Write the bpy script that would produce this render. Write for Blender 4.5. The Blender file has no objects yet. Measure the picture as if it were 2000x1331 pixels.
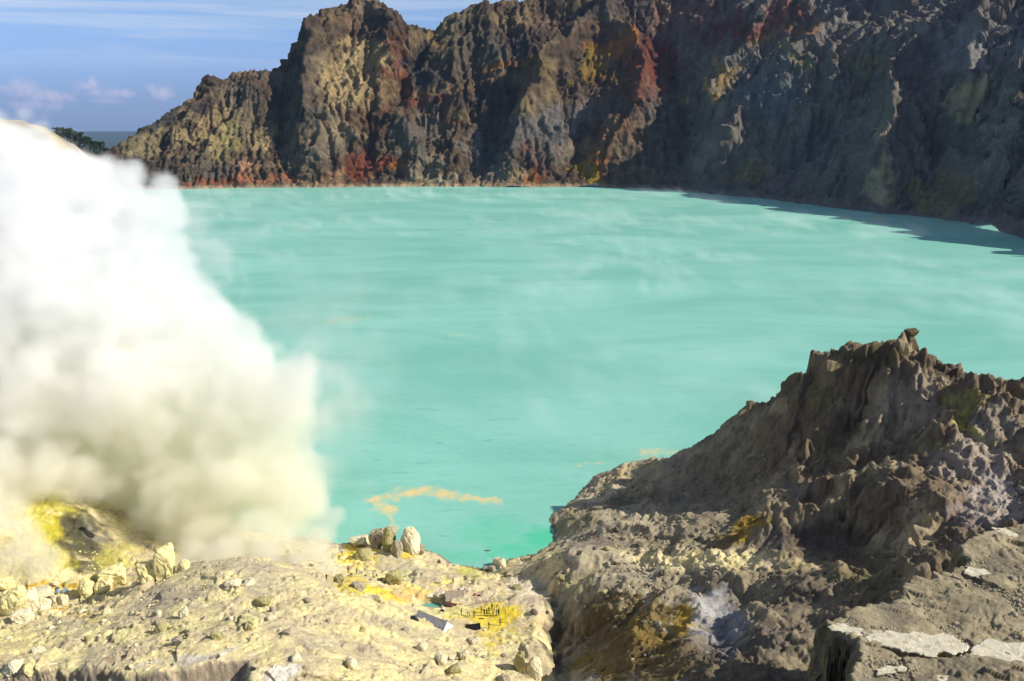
import bpy, bmesh, math, time
import numpy as np
from mathutils import Vector, Matrix
T0 = time.time()
scene = bpy.context.scene
COL = scene.collection
R = math.radians
rng = np.random.default_rng(7)

# ------------------------------------------------------------------ camera
CAMZ = 135.0
PITCH = R(14.5)
FPX = 1700.0                       # focal length in pixels of a 2000 px wide frame
cam_d = bpy.data.cameras.new('camera')
cam_d.sensor_width = 36.0
cam_d.lens = 36.0 * FPX / 2000.0
cam_d.clip_start = 0.5
cam_d.clip_end = 90000.0
cam = bpy.data.objects.new('camera', cam_d)
cam.location = (0, 0, CAMZ)
cam.rotation_euler = (R(90) - PITCH, 0, 0)
COL.objects.link(cam)
scene.camera = cam

# ------------------------------------------------------------------ light
SUN_EL, SUN_AZ = R(36), R(99)      # azimuth clockwise from the view direction (+Y)
sun_d = bpy.data.lights.new('sun', 'SUN')
sun_d.energy = 5.0
sun_d.angle = R(0.5)
sun_d.color = (1.0, 0.92, 0.78)
sun = bpy.data.objects.new('sun', sun_d)
to_sun = Vector((math.sin(SUN_AZ) * math.cos(SUN_EL), math.cos(SUN_AZ) * math.cos(SUN_EL), math.sin(SUN_EL)))
sun.rotation_euler = to_sun.to_track_quat('Z', 'Y').to_euler()
COL.objects.link(sun)

world = bpy.data.worlds.new('World')
scene.world = world
world.use_nodes = True


class NT:
    """small helper to write node trees"""
    def __init__(s, tree):
        s.t = tree
        s.t.nodes.clear()

    def n(s, typ, ins=None, **kw):
        nd = s.t.nodes.new(typ)
        for k, v in kw.items():
            setattr(nd, k, v)
        for k, v in (ins or {}).items():
            sock = nd.inputs[k]
            if isinstance(v, bpy.types.NodeSocket):
                s.t.links.new(v, sock)
            elif v is not None:
                sock.default_value = v
        return nd

    def math(s, op, a, b=None, clamp=False):
        nd = s.n('ShaderNodeMath', {0: a, 1: b}, operation=op)
        nd.use_clamp = clamp
        return nd.outputs[0]

    def mix(s, f, a, b, mode='MIX'):
        nd = s.t.nodes.new('ShaderNodeMix')
        nd.data_type = 'RGBA'
        nd.blend_type = mode
        for i, v in ((0, f), (6, a), (7, b)):
            if isinstance(v, bpy.types.NodeSocket):
                s.t.links.new(v, nd.inputs[i])
            else:
                nd.inputs[i].default_value = v if i == 0 else (tuple(v) + (1,))[:4]
        return nd.outputs[2]

    def noise(s, vec, scale, detail=4, rough=0.55, dist=0.0, lac=2.0):
        nd = s.n('ShaderNodeTexNoise', {'Vector': vec, 'Scale': scale, 'Detail': detail, 'Roughness': rough,
                                        'Distortion': dist, 'Lacunarity': lac})
        return nd.outputs['Fac']

    def ramp(s, f, pts):
        nd = s.n('ShaderNodeValToRGB', {0: f})
        cr = nd.color_ramp
        while len(cr.elements) < len(pts):
            cr.elements.new(0.5)
        for e, (p, c) in zip(cr.elements, pts):
            e.position = p
            e.color = (c, c, c, 1) if not hasattr(c, '__len__') else (tuple(c) + (1,))[:4]
        return nd.outputs[0]

    def mapr(s, v, a, b, c=0.0, d=1.0, smooth=True):
        nd = s.n('ShaderNodeMapRange', {0: v, 1: a, 2: b, 3: c, 4: d})
        nd.interpolation_type = 'SMOOTHSTEP' if smooth else 'LINEAR'
        return nd.outputs[0]

    def vmul(s, v, t):
        return s.n('ShaderNodeVectorMath', {0: v, 1: t}, operation='MULTIPLY').outputs[0]

    def vadd(s, v, t):
        return s.n('ShaderNodeVectorMath', {0: v, 1: t}, operation='ADD').outputs[0]


def pix_dir(px, py):
    a, b = (px - 1000.0) / FPX, -(py - 665.5) / FPX
    v = Vector((a, math.cos(PITCH) + b * math.sin(PITCH), -math.sin(PITCH) + b * math.cos(PITCH)))
    return v.normalized()


def build_world():
    g = NT(world.node_tree)
    sky = g.n('ShaderNodeTexSky')
    sky.sky_type = 'NISHITA'
    sky.sun_disc = False
    sky.sun_elevation = SUN_EL
    sky.sun_rotation = SUN_AZ
    sky.altitude = 2300
    sky.air_density = 1.0
    sky.dust_density = 1.0
    sky.ozone_density = 1.5
    gen = g.n('ShaderNodeTexCoord').outputs['Generated']
    sep = g.n('ShaderNodeSeparateXYZ', {0: gen})
    z = sep.outputs[2]
    # the same blue-violet evening-side tint all round, stronger near the horizon
    tint = g.ramp(g.mapr(z, -0.03, 0.30, 0, 1, False), [(0.0, (0.40, 0.54, 1.0)), (0.15, (0.47, 0.60, 1.12)), (0.25, (0.70, 0.83, 1.32)), (0.36, (0.95, 1.08, 1.42)), (0.5, (1.15, 1.25, 1.45)), (1.0, (1.2, 1.2, 1.3))])
    col = g.mix(1.0, sky.outputs[0], tint, 'MULTIPLY')
    # thin stratus streaks
    st = g.noise(g.vmul(gen, (1.6, 1.6, 34.0)), 1.5, 5, 0.55, 0.6)
    st2 = g.noise(g.vmul(gen, (3.5, 3.5, 60.0)), 1.4, 4, 0.6, 0.4)
    stm = g.math('MULTIPLY', g.mapr(st, 0.38, 0.64), g.mapr(z, 0.03, 0.09))
    stm = g.math('MULTIPLY', stm, g.math('MULTIPLY', st2, 0.9))
    stm = g.math('MULTIPLY', stm, 0.95, True)
    col = g.mix(stm, col, (8.6, 9.0, 10.2))
    # low cumulus puffs standing over the far plain
    cum = None
    warp = g.noise(gen, 22.0, 5, 0.62)
    lump = g.noise(gen, 60.0, 4, 0.6)
    for px, py, rx, ry, k in ((160, 168, 24, 18, 1.0), (112, 190, 42, 14, .8), (178, 182, 30, 11, .7), (245, 182, 56, 11, .8), (302, 181, 26, 17, 1.0),
                              (20, 178, 40, 16, .75), (70, 205, 60, 10, .6), (205, 196, 40, 7, .4)):
        d = pix_dir(px, py)
        e = g.n('ShaderNodeVectorMath', {0: gen, 1: (-d.x, -d.y, -d.z)}, operation='ADD').outputs[0]
        e = g.vmul(e, (FPX / rx, 0.0, FPX / ry))
        ln = g.n('ShaderNodeVectorMath', {0: e}, operation='LENGTH').outputs[1]
        m = g.math('SUBTRACT', 1.0, ln)
        m = g.math('ADD', m, g.math('MULTIPLY', warp, 3.4))
        m = g.math('SUBTRACT', m, 1.7)
        m = g.math('ADD', m, g.math('MULTIPLY', lump, 2.0))
        m = g.math('SUBTRACT', m, 1.0)
        m = g.math('MULTIPLY', g.mapr(m, -0.25, 1.1), k)
        m = g.math('MULTIPLY', m, g.mapr(ln, 2.6, 1.3))
        cum = m if cum is None else g.math('MAXIMUM', cum, m)
    fr = g.mapr(sep.outputs[1], 0.2, 0.6)
    cum = g.math('MULTIPLY', cum, fr)
    col = g.mix(g.math('MULTIPLY', cum, 0.85), col, (8.0, 7.3, 9.0))
    bg = g.n('ShaderNodeBackground', {'Color': col, 'Strength': 0.066})
    o = g.n('ShaderNodeOutputWorld', {'Surface': bg.outputs[0]})


build_world()
vs = scene.view_settings
vs.view_transform = 'Standard'
vs.look = 'None'
vs.gamma = 1.0
vs.use_curve_mapping = False
vs.exposure = 0.42
cy = scene.cycles
cy.use_denoising = True
try:
    cy.denoiser = 'OPENIMAGEDENOISE'
except Exception:
    pass
cy.use_adaptive_sampling = True
cy.adaptive_threshold = 0.02
cy.max_bounces = 26
cy.diffuse_bounces = 2
cy.glossy_bounces = 1
cy.transmission_bounces = 2
cy.volume_bounces = 26
cy.volume_step_rate = 1.0
cy.volume_max_steps = 512
cy.caustics_reflective = False
cy.caustics_refractive = False


# ------------------------------------------------------------------ maths helpers
def smooth(a, b, x):
    t = np.clip((x - a) / (b - a), 0, 1)
    return t * t * (3 - 2 * t)


def lerp(a, b, t):
    return a + (b - a) * t


def ang(py):
    return math.atan((py - 665.5) / FPX) + PITCH


def ray(px, py):
    a, b = (px - 1000.0) / FPX, -(py - 665.5) / FPX
    return np.array([a, math.cos(PITCH) + b * math.sin(PITCH), -math.sin(PITCH) + b * math.cos(PITCH)])


def PZ(px, py, z):
    d = ray(px, py)
    t = (z - CAMZ) / d[2]
    return (d[0] * t, d[1] * t, z)


def PY(px, py, Y):
    d = ray(px, py)
    t = Y / d[1]
    return (d[0] * t, Y, CAMZ + d[2] * t)


def project(x, y, z):
    c, s = math.cos(PITCH), math.sin(PITCH)
    zz = z - CAMZ
    dep = y * c - zz * s
    upv = y * s + zz * c
    dep = np.maximum(dep, 1e-3)
    return 1000 + FPX * x / dep, 665.5 - FPX * upv / dep, dep


def _hash(ix, iy, iz, seed):
    h = (ix.astype(np.uint32) * np.uint32(374761393) + iy.astype(np.uint32) * np.uint32(668265263) + iz.astype(np.uint32) * np.uint32(2246822519) + np.uint32(seed * 974634777 & 0xffffffff))
    h = (h ^ (h >> np.uint32(13))) * np.uint32(1274126177)
    return h ^ (h >> np.uint32(16))


_G2 = np.array([[math.cos(a), math.sin(a)] for a in np.linspace(0, 2 * math.pi, 33)[:-1]], dtype=np.float32)
_r3 = np.random.default_rng(1).normal(size=(64, 3))
_G3 = (_r3 / np.linalg.norm(_r3, axis=1)[:, None]).astype(np.float32)


def noise2(x, y, seed=0):
    x = np.asarray(x, np.float32); y = np.asarray(y, np.float32)
    fx = np.floor(x); fy = np.floor(y)
    ix = fx.astype(np.int32); iy = fy.astype(np.int32)
    dx = x - fx; dy = y - fy
    u = dx * dx * dx * (dx * (dx * 6 - 15) + 10); v = dy * dy * dy * (dy * (dy * 6 - 15) + 10)
    z0 = np.zeros_like(ix)

    def c(ox, oy):
        g = _G2[_hash(ix + ox, iy + oy, z0, seed) & np.uint32(31)]
        return g[..., 0] * (dx - ox) + g[..., 1] * (dy - oy)
    a = c(0, 0); b = c(1, 0); d = c(0, 1); e = c(1, 1)
    r = (a + (b - a) * u)
    return 1.5 * (r + ((d + (e - d) * u) - r) * v)


def noise3(x, y, z, seed=0):
    x = np.asarray(x, np.float32); y = np.asarray(y, np.float32); z = np.asarray(z, np.float32)
    fx = np.floor(x); fy = np.floor(y); fz = np.floor(z)
    ix = fx.astype(np.int32); iy = fy.astype(np.int32); iz = fz.astype(np.int32)
    dx = x - fx; dy = y - fy; dz = z - fz
    u = dx * dx * (3 - 2 * dx); v = dy * dy * (3 - 2 * dy); w = dz * dz * (3 - 2 * dz)

    def c(ox, oy, oz):
        g = _G3[_hash(ix + ox, iy + oy, iz + oz, seed) & np.uint32(63)]
        return g[..., 0] * (dx - ox) + g[..., 1] * (dy - oy) + g[..., 2] * (dz - oz)
    r = []
    for oz in (0, 1):
        a = c(0, 0, oz); b = c(1, 0, oz); d = c(0, 1, oz); e = c(1, 1, oz)
        p = a + (b - a) * u
        r.append(p + ((d + (e - d) * u) - p) * v)
    return 1.5 * (r[0] + (r[1] - r[0]) * w)


def fbm2(x, y, o=4, seed=0, g=0.5):
    s = 0; a = 1.0
    for i in range(o):
        s = s + a * noise2(x * 2 ** i + 17.3 * i, y * 2 ** i - 9.1 * i, seed + i)
        a *= g
    return s


def fbm3(x, y, z, o=4, seed=0, g=0.5):
    s = 0; a = 1.0
    for i in range(o):
        f = 2.03 ** i
        s = s + a * noise3(x * f + 7.7 * i, y * f + 3.1 * i, z * f - 5.3 * i, seed + i)
        a *= g
    return s


def ridge2(x, y, o=4, seed=0, g=0.5):
    """ridged noise, 0..~1, sharp crests at the top"""
    s = 0; a = 1.0; t = 0
    for i in range(o):
        n = 1 - np.abs(noise2(x * 2 ** i + 31.7 * i, y * 2 ** i + 5.1 * i, seed + i))
        s = s + a * n * n; t += a
        a *= g
    return s / t


def rmf2(x, y, o=6, seed=0, g=0.5, lac=2.07):
    """ridged multifractal: sharp branching crests, smoother hollows; about 0..1"""
    s = 0; a = 1.0; w = 1.0; t = 0
    for i in range(o):
        f = lac ** i
        n = 1 - np.abs(noise2(x * f + 13.1 * i, y * f - 7.7 * i, seed + i)) * 1.25
        n = np.clip(n, 0, 1) ** 2 * w
        s = s + n * a; t += a
        w = np.clip(n * 2.2, 0, 1)
        a *= g
    return s / t * 1.25


def cells3(x, y, z, seed=0):
    """F1, F2 distances of a jittered 3-D lattice: blocky rock"""
    x = np.asarray(x, np.float32); y = np.asarray(y, np.float32); z = np.asarray(z, np.float32)
    ix = np.floor(x).astype(np.int32); iy = np.floor(y).astype(np.int32); iz = np.floor(z).astype(np.int32)
    f1 = np.full(x.shape, 9.0, np.float32); f2 = f1.copy(); idv = np.zeros(x.shape, np.float32)
    for ox in (-1, 0, 1):
        for oy in (-1, 0, 1):
            for oz in (-1, 0, 1):
                h = _hash(ix + ox, iy + oy, iz + oz, seed)
                px = ix + ox + (h & np.uint32(255)).astype(np.float32) / 255
                py = iy + oy + ((h >> np.uint32(8)) & np.uint32(255)).astype(np.float32) / 255
                pz = iz + oz + ((h >> np.uint32(16)) & np.uint32(255)).astype(np.float32) / 255
                d = (px - x) ** 2 + (py - y) ** 2 + (pz - z) ** 2
                nearer = d < f1
                f2 = np.where(nearer, f1, np.minimum(f2, d))
                idv = np.where(nearer, (h >> np.uint32(24)).astype(np.float32) / 255, idv)
                f1 = np.where(nearer, d, f1)
    return np.sqrt(f1), np.sqrt(f2), idv


def cells2(x, y, seed=0):
    x = np.asarray(x, np.float32); y = np.asarray(y, np.float32)
    ix = np.floor(x).astype(np.int32); iy = np.floor(y).astype(np.int32)
    z0 = np.zeros_like(ix)
    f1 = np.full(x.shape, 9.0, np.float32); f2 = f1.copy(); idv = np.zeros(x.shape, np.float32)
    for ox in (-1, 0, 1):
        for oy in (-1, 0, 1):
            h = _hash(ix + ox, iy + oy, z0, seed)
            px = ix + ox + (h & np.uint32(1023)).astype(np.float32) / 1023
            py = iy + oy + ((h >> np.uint32(10)) & np.uint32(1023)).astype(np.float32) / 1023
            d = (px - x) ** 2 + (py - y) ** 2
            nearer = d < f1
            f2 = np.where(nearer, f1, np.minimum(f2, d))
            idv = np.where(nearer, (h >> np.uint32(22)).astype(np.float32) / 1023, idv)
            f1 = np.where(nearer, d, f1)
    return np.sqrt(f1), np.sqrt(f2), idv


def facets3(x, y, z, seed=0):
    """angular rock: every cell of a jittered lattice is a tilted plane"""
    x = np.asarray(x, np.float32); y = np.asarray(y, np.float32); z = np.asarray(z, np.float32)
    ix = np.floor(x).astype(np.int32); iy = np.floor(y).astype(np.int32); iz = np.floor(z).astype(np.int32)
    f1 = np.full(x.shape, 9.0, np.float32); val = np.zeros(x.shape, np.float32)
    for ox in (-1, 0, 1):
        for oy in (-1, 0, 1):
            for oz in (-1, 0, 1):
                h = _hash(ix + ox, iy + oy, iz + oz, seed)
                dx = ix + ox + 0.1 + 0.8 * (h & np.uint32(255)).astype(np.float32) / 255 - x
                dy = iy + oy + 0.1 + 0.8 * ((h >> np.uint32(8)) & np.uint32(255)).astype(np.float32) / 255 - y
                dz = iz + oz + 0.1 + 0.8 * ((h >> np.uint32(16)) & np.uint32(255)).astype(np.float32) / 255 - z
                d = dx * dx + dy * dy + dz * dz
                g_ = _G3[(h >> np.uint32(24)) & np.uint32(63)]
                v = g_[..., 0] * dx + g_[..., 1] * dy + g_[..., 2] * dz + ((h >> np.uint32(20)) & np.uint32(15)).astype(np.float32) / 40
                m = d < f1
                val = np.where(m, v, val); f1 = np.where(m, d, f1)
    return val


class Field:
    """a height field on a regular XY grid"""
    def __init__(s, x0, x1, y0, y1, cell):
        s.x0, s.y0, s.c = x0, y0, cell
        s.nx = int((x1 - x0) / cell) + 1
        s.ny = int((y1 - y0) / cell) + 1
        s.X, s.Y = np.meshgrid(x0 + cell * np.arange(s.nx), y0 + cell * np.arange(s.ny))
        s.X = s.X.astype(np.float32); s.Y = s.Y.astype(np.float32)
        s.H = np.zeros_like(s.X)

    def sample(s, x, y, A=None):
        """Catmull-Rom sampling"""
        A = s.H if A is None else A
        fx = np.clip((np.asarray(x) - s.x0) / s.c, 1.001, s.nx - 3.001)
        fy = np.clip((np.asarray(y) - s.y0) / s.c, 1.001, s.ny - 3.001)
        ix = fx.astype(np.int32); iy = fy.astype(np.int32)
        tx = (fx - ix).astype(np.float32); ty = (fy - iy).astype(np.float32)

        def w(t):
            return (-0.5 * t + t * t - 0.5 * t ** 3, 1 - 2.5 * t * t + 1.5 * t ** 3, 0.5 * t + 2 * t * t - 1.5 * t ** 3, -0.5 * t * t + 0.5 * t ** 3)
        wx = w(tx); wy = w(ty)
        r = 0
        for j in range(4):
            q = 0
            for i in range(4):
                q = q + wx[i] * A[iy + j - 1, ix + i - 1]
            r = r + wy[j] * q
        return r

    def bil(s, x, y):
        fx = min(max((x - s.x0) / s.c, 0), s.nx - 1.001); fy = min(max((y - s.y0) / s.c, 0), s.ny - 1.001)
        ix, iy = int(fx), int(fy); tx, ty = fx - ix, fy - iy
        H = s.H
        return float((H[iy, ix] * (1 - tx) + H[iy, ix + 1] * tx) * (1 - ty) + (H[iy + 1, ix] * (1 - tx) + H[iy + 1, ix + 1] * tx) * ty)

    def hit(s, px, py, y0=None, y1=None):
        """world point where the ray of a pixel meets the field"""
        d = ray(px, py)
        y = y0 or s.y0 + s.c
        y1 = y1 or s.y0 + s.c * (s.ny - 2)
        st = s.c * 0.6
        while y < y1:
            t = y / d[1]
            if CAMZ + d[2] * t <= s.bil(d[0] * t, y):
                return (d[0] * t, y, s.bil(d[0] * t, y))
            y += st
        return None

    def line(s, pts, dz, w, kind='tent', n=None):
        """add a ridge (dz > 0) or gully (dz < 0) along a world polyline; per-point dz / w allowed"""
        best = np.full(s.X.shape, 1e9, np.float32); val = np.zeros_like(best); wd = np.ones_like(best)
        dz = [dz] * len(pts) if not hasattr(dz, '__len__') else dz
        w = [w] * len(pts) if not hasattr(w, '__len__') else w
        m = max(w) * 4
        for k in range(len(pts) - 1):
            ax, ay = pts[k][:2]; bx, by = pts[k + 1][:2]
            i0 = max(int((min(ax, bx) - m - s.x0) / s.c), 0); i1 = min(int((max(ax, bx) + m - s.x0) / s.c) + 1, s.nx)
            j0 = max(int((min(ay, by) - m - s.y0) / s.c), 0); j1 = min(int((max(ay, by) + m - s.y0) / s.c) + 1, s.ny)
            if i1 <= i0 or j1 <= j0:
                continue
            sl = (slice(j0, j1), slice(i0, i1))
            X = s.X[sl] + (s.wx[sl] if n else 0); Y = s.Y[sl] + (s.wy[sl] if n else 0)
            L2 = (bx - ax) ** 2 + (by - ay) ** 2 + 1e-6
            t = np.clip(((X - ax) * (bx - ax) + (Y - ay) * (by - ay)) / L2, 0, 1)
            d = np.hypot(X - ax - t * (bx - ax), Y - ay - t * (by - ay))
            ww = lerp(w[k], w[k + 1], t); vv = lerp(dz[k], dz[k + 1], t)
            q = d / ww
            b = best[sl]
            mk = q < b
            best[sl] = np.where(mk, q, b); val[sl] = np.where(mk, vv, val[sl])
        if kind == 'tent':
            f = np.exp(-best * 1.1) - 0.012
            f = np.maximum(f, 0)
        elif kind == 'round':
            f = np.exp(-best * best)
        else:
            f = 1 - smooth(0.8, 1.2, best)
        s.H += val * f

    def warp(s, amp, scale, seed):
        s.wx = amp * fbm2(s.X / scale, s.Y / scale, 3, seed); s.wy = amp * fbm2(s.X / scale, s.Y / scale, 3, seed + 50)

    def erode(s, n, steps, seed, k_er=0.35, k_dep=0.25, cap=5.0, mask=None, inertia=0.05, evap=0.02, maxd=0.4, lowstop=-2.0):
        """droplet erosion, all droplets of a batch moved together"""
        r = np.random.default_rng(seed)
        H = s.H.astype(np.float64) / s.c
        ny, nx = H.shape
        for batch in range(n[0]):
            N = n[1]
            px = r.uniform(2, nx - 4, N); py = r.uniform(2, ny - 4, N)
            if mask is not None:
                keep = mask[py.astype(int), px.astype(int)] > r.random(N)
                px = px[keep]; py = py[keep]; N = len(px)
            vx = np.zeros(N); vy = np.zeros(N); sp = np.ones(N); wat = np.ones(N); sed = np.zeros(N)
            for st in range(steps):
                ix = px.astype(int); iy = py.astype(int); tx = px - ix; ty = py - iy
                h00 = H[iy, ix]; h10 = H[iy, ix + 1]; h01 = H[iy + 1, ix]; h11 = H[iy + 1, ix + 1]
                gx = (h10 - h00) * (1 - ty) + (h11 - h01) * ty
                gy = (h01 - h00) * (1 - tx) + (h11 - h10) * tx
                h = h00 * (1 - tx) * (1 - ty) + h10 * tx * (1 - ty) + h01 * (1 - tx) * ty + h11 * tx * ty
                vx = vx * inertia - gx * (1 - inertia); vy = vy * inertia - gy * (1 - inertia)
                L = np.hypot(vx, vy) + 1e-9
                vx /= L; vy /= L
                npx = np.clip(px + vx, 1, nx - 3); npy = np.clip(py + vy, 1, ny - 3)
                jx = npx.astype(int); jy = npy.astype(int); ux = npx - jx; uy = npy - jy
                h2 = H[jy, jx] * (1 - ux) * (1 - uy) + H[jy, jx + 1] * ux * (1 - uy) + H[jy + 1, jx] * (1 - ux) * uy + H[jy + 1, jx + 1] * ux * uy
                dh = h2 - h
                c = np.maximum(-dh, 0.01) * sp * wat * cap
                up = dh > 0
                dep = np.where(up, np.minimum(dh, sed), np.where(sed > c, (sed - c) * k_dep, 0))
                er = np.where(~up & (sed <= c), np.minimum(np.minimum((c - sed) * k_er, -dh), maxd), 0)
                er = np.where(h * s.c < lowstop, 0, er)
                sed = sed + er - dep
                dl = dep - er
                for ox, oy, w in ((0, 0, (1 - tx) * (1 - ty)), (1, 0, tx * (1 - ty)), (0, 1, (1 - tx) * ty), (1, 1, tx * ty)):
                    H += np.bincount((iy + oy) * nx + ix + ox, weights=dl * w, minlength=nx * ny).reshape(ny, nx)
                sp = np.sqrt(np.maximum(sp * sp - dh * 0.6, 0.05)); sp = np.minimum(sp, 3.0)
                wat *= (1 - evap)
                px, py = npx, npy
        s.H = (H * s.c).astype(np.float32)

    def blur(s, n=1):
        H = s.H
        for _ in range(n):
            P = np.pad(H, 1, mode='edge')
            H = (P[:-2, 1:-1] + P[2:, 1:-1] + P[1:-1, :-2] + P[1:-1, 2:] + 4 * H) / 8
        s.H = H


def rbf(points, X, Y):
    P = np.array(points, np.float64)
    xy, z = P[:, :2], P[:, 2]
    n = len(P)
    D = np.hypot(xy[:, None, 0] - xy[None, :, 0], xy[:, None, 1] - xy[None, :, 1])
    A = np.zeros((n + 3, n + 3))
    A[:n, :n] = D - np.eye(n) * 0.6
    A[:n, n] = 1; A[:n, n + 1:] = xy
    A[n, :n] = 1; A[n + 1:, :n] = xy.T
    w = np.linalg.solve(A, np.concatenate([z, [0, 0, 0]]))
    r = w[n] + w[n + 1] * X + w[n + 2] * Y
    for k in range(n):
        r = r + np.float32(w[k]) * np.sqrt((X - xy[k, 0]) ** 2 + (Y - xy[k, 1]) ** 2)
    return r.astype(np.float32)


def grid_mesh(name, P, colors=None, shade=True):
    """P: (rows, cols, 3)"""
    nr, nc = P.shape[:2]
    me = bpy.data.meshes.new(name)
    n = nr * nc
    me.vertices.add(n)
    me.vertices.foreach_set('co', P.reshape(-1).astype(np.float32))
    i = (np.arange(nr - 1)[:, None] * nc + np.arange(nc - 1)[None, :]).reshape(-1)
    f = np.stack([i, i + 1, i + nc + 1, i + nc], 1).astype(np.int32)
    nf = len(f)
    me.loops.add(nf * 4)
    me.loops.foreach_set('vertex_index', f.reshape(-1))
    me.polygons.add(nf)
    me.polygons.foreach_set('loop_start', np.arange(nf, dtype=np.int32) * 4)
    if shade:
        me.polygons.foreach_set('use_smooth', np.ones(nf, bool))
    me.update(calc_edges=True)
    if colors is not None:
        for nm, C in colors.items():
            if C.ndim == 3:
                a = me.attributes.new(nm, 'FLOAT_COLOR', 'POINT')
                c4 = np.ones((n, 4), np.float32); c4[:, :3] = C.reshape(-1, 3)
                a.data.foreach_set('color', c4.reshape(-1))
            else:
                a = me.attributes.new(nm, 'FLOAT', 'POINT')
                a.data.foreach_set('value', C.reshape(-1).astype(np.float32))
    return me


def grid_normals(P):
    dx = np.gradient(P, axis=1); dy = np.gradient(P, axis=0)
    n = np.cross(dx, dy)
    n /= np.linalg.norm(n, axis=2, keepdims=True) + 1e-9
    n[n[..., 2] < 0] *= -1
    return n


def box_blur(P, r):
    for ax in (0, 1):
        n = P.shape[ax]
        pad = [(0, 0)] * 3; pad[ax] = (r + 1, r)
        c = np.cumsum(np.pad(P, pad, mode='edge'), axis=ax)
        a = [slice(None)] * 3; b = [slice(None)] * 3
        a[ax] = slice(2 * r + 1, 2 * r + 1 + n); b[ax] = slice(0, n)
        P = (c[tuple(a)] - c[tuple(b)]) / (2 * r + 1)
    return P


def add(name, me, mat=None, loc=(0, 0, 0), parent=None, **props):
    o = bpy.data.objects.new(name, me)
    if mat is not None and me is not None and not me.materials:
        for m_ in (mat if isinstance(mat, (list, tuple)) else [mat]):
            me.materials.append(m_)
    o.location = loc
    o.parent = parent
    COL.objects.link(o)
    for k, v in props.items():
        o[k] = v
    return o


def log(*a):
    print('[%.1fs]' % (time.time() - T0), *a)


# ------------------------------------------------------------------ materials
def rock_material(name, grain=1.0, bump=0.6, var=0.35, dist=1.0):
    """uses the mesh's own geology colours and painted shade (attribute 'Col'), breaks them up with grain and fine relief"""
    m = bpy.data.materials.new(name)
    m.use_nodes = True
    g = NT(m.node_tree)
    pos = g.n('ShaderNodeNewGeometry').outputs['Position']
    col = g.n('ShaderNodeAttribute', attribute_name='Col').outputs['Color']
    n1 = g.noise(pos, 0.35 * grain, 6, 0.65)
    n2 = g.noise(pos, 2.2 * grain, 4, 0.7)
    n3 = g.noise(g.vmul(pos, (1, 1, 0.35)), 0.9 * grain, 5, 0.7, 0.4)
    f = g.math('MULTIPLY', g.math('MULTIPLY', n1, 2 * var), 1.0)
    f = g.math('ADD', f, 1.0 - var)
    f2 = g.math('ADD', g.math('MULTIPLY', n2, 1.5 * var), 1.0 - 0.75 * var)
    f3 = g.math('ADD', g.math('MULTIPLY', n3, 1.6 * var), 1.0 - 0.8 * var)
    fm = g.math('MULTIPLY', g.math('MULTIPLY', f, f2), f3)
    c = g.n('ShaderNodeVectorMath', {0: col, 'Scale': fm}, operation='SCALE').outputs[0]
    hue = g.n('ShaderNodeHueSaturation', {'Color': c, 'Saturation': 1.0, 'Hue': g.mapr(g.noise(pos, 0.8 * grain, 4, 0.6), 0.3, 0.7, 0.485, 0.515)})
    hb = g.math('ADD', g.noise(pos, 1.1 * grain, 7, 0.72), g.math('MULTIPLY', g.noise(pos, 5.0 * grain, 3, 0.7), 0.3))
    bp = g.n('ShaderNodeBump', {'Height': hb, 'Strength': bump, 'Distance': dist})
    b = g.n('ShaderNodeBsdfPrincipled', {'Base Color': hue.outputs[0], 'Roughness': 0.92, 'Specular IOR Level': 0.15, 'Normal': bp.outputs[0]})
    g.n('ShaderNodeOutputMaterial', {'Surface': b.outputs[0]})
    return m


def plain(name, col, rough=0.8, var=0.2, scale=3.0, bump=0.3, metal=0.0, bd=0.05):
    m = bpy.data.materials.new(name)
    m.use_nodes = True
    g = NT(m.node_tree)
    pos = g.n('ShaderNodeTexCoord').outputs['Object']
    n = g.noise(pos, scale, 5, 0.65)
    f = g.math('ADD', g.math('MULTIPLY', n, 2 * var), 1 - var)
    c = g.n('ShaderNodeVectorMath', {0: tuple(col[:3]), 'Scale': f}, operation='SCALE').outputs[0]
    bp = g.n('ShaderNodeBump', {'Height': n, 'Strength': bump, 'Distance': bd})
    b = g.n('ShaderNodeBsdfPrincipled', {'Base Color': c, 'Roughness': rough, 'Specular IOR Level': 0.2, 'Metallic': metal, 'Normal': bp.outputs[0]})
    g.n('ShaderNodeOutputMaterial', {'Surface': b.outputs[0]})
    return m


def blob_paint(C, px, py, blobs, wx, wy):
    """lay patches of mineral colour, and some of painted shade; each (cx, cy, rx, ry, rot_deg, colour, strength) given where the photo shows them"""
    for cx, cy_, rx, ry, rot, c, st in blobs:
        a = R(rot)
        m = 1.9 * max(rx, ry)
        sel = (np.abs(px - cx) < m) & (np.abs(py - cy_) < m)
        if not sel.any():
            continue
        X = px[sel] + wx[sel] - cx; Y = py[sel] + wy[sel] - cy_
        u = (X * math.cos(a) + Y * math.sin(a)) / rx; v = (-X * math.sin(a) + Y * math.cos(a)) / ry
        k = (1 - smooth(0.35, 1.2, np.sqrt(u * u + v * v)))
        k = np.clip(k + (PAINT_N[sel] + 0.08) * 0.9 * 4 * k * (1.15 - k), 0, 1) * st
        C[sel] = lerp(C[sel], np.array(c, np.float32), k[:, None])


# ================================================================== FAR CRATER WALL
M_wall = rock_material('wall_rock', 0.16, 0.75, 0.42, 5.0)


def u_of(px, py):
    d = ray(px, py)
    return d[0] / d[1]


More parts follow.
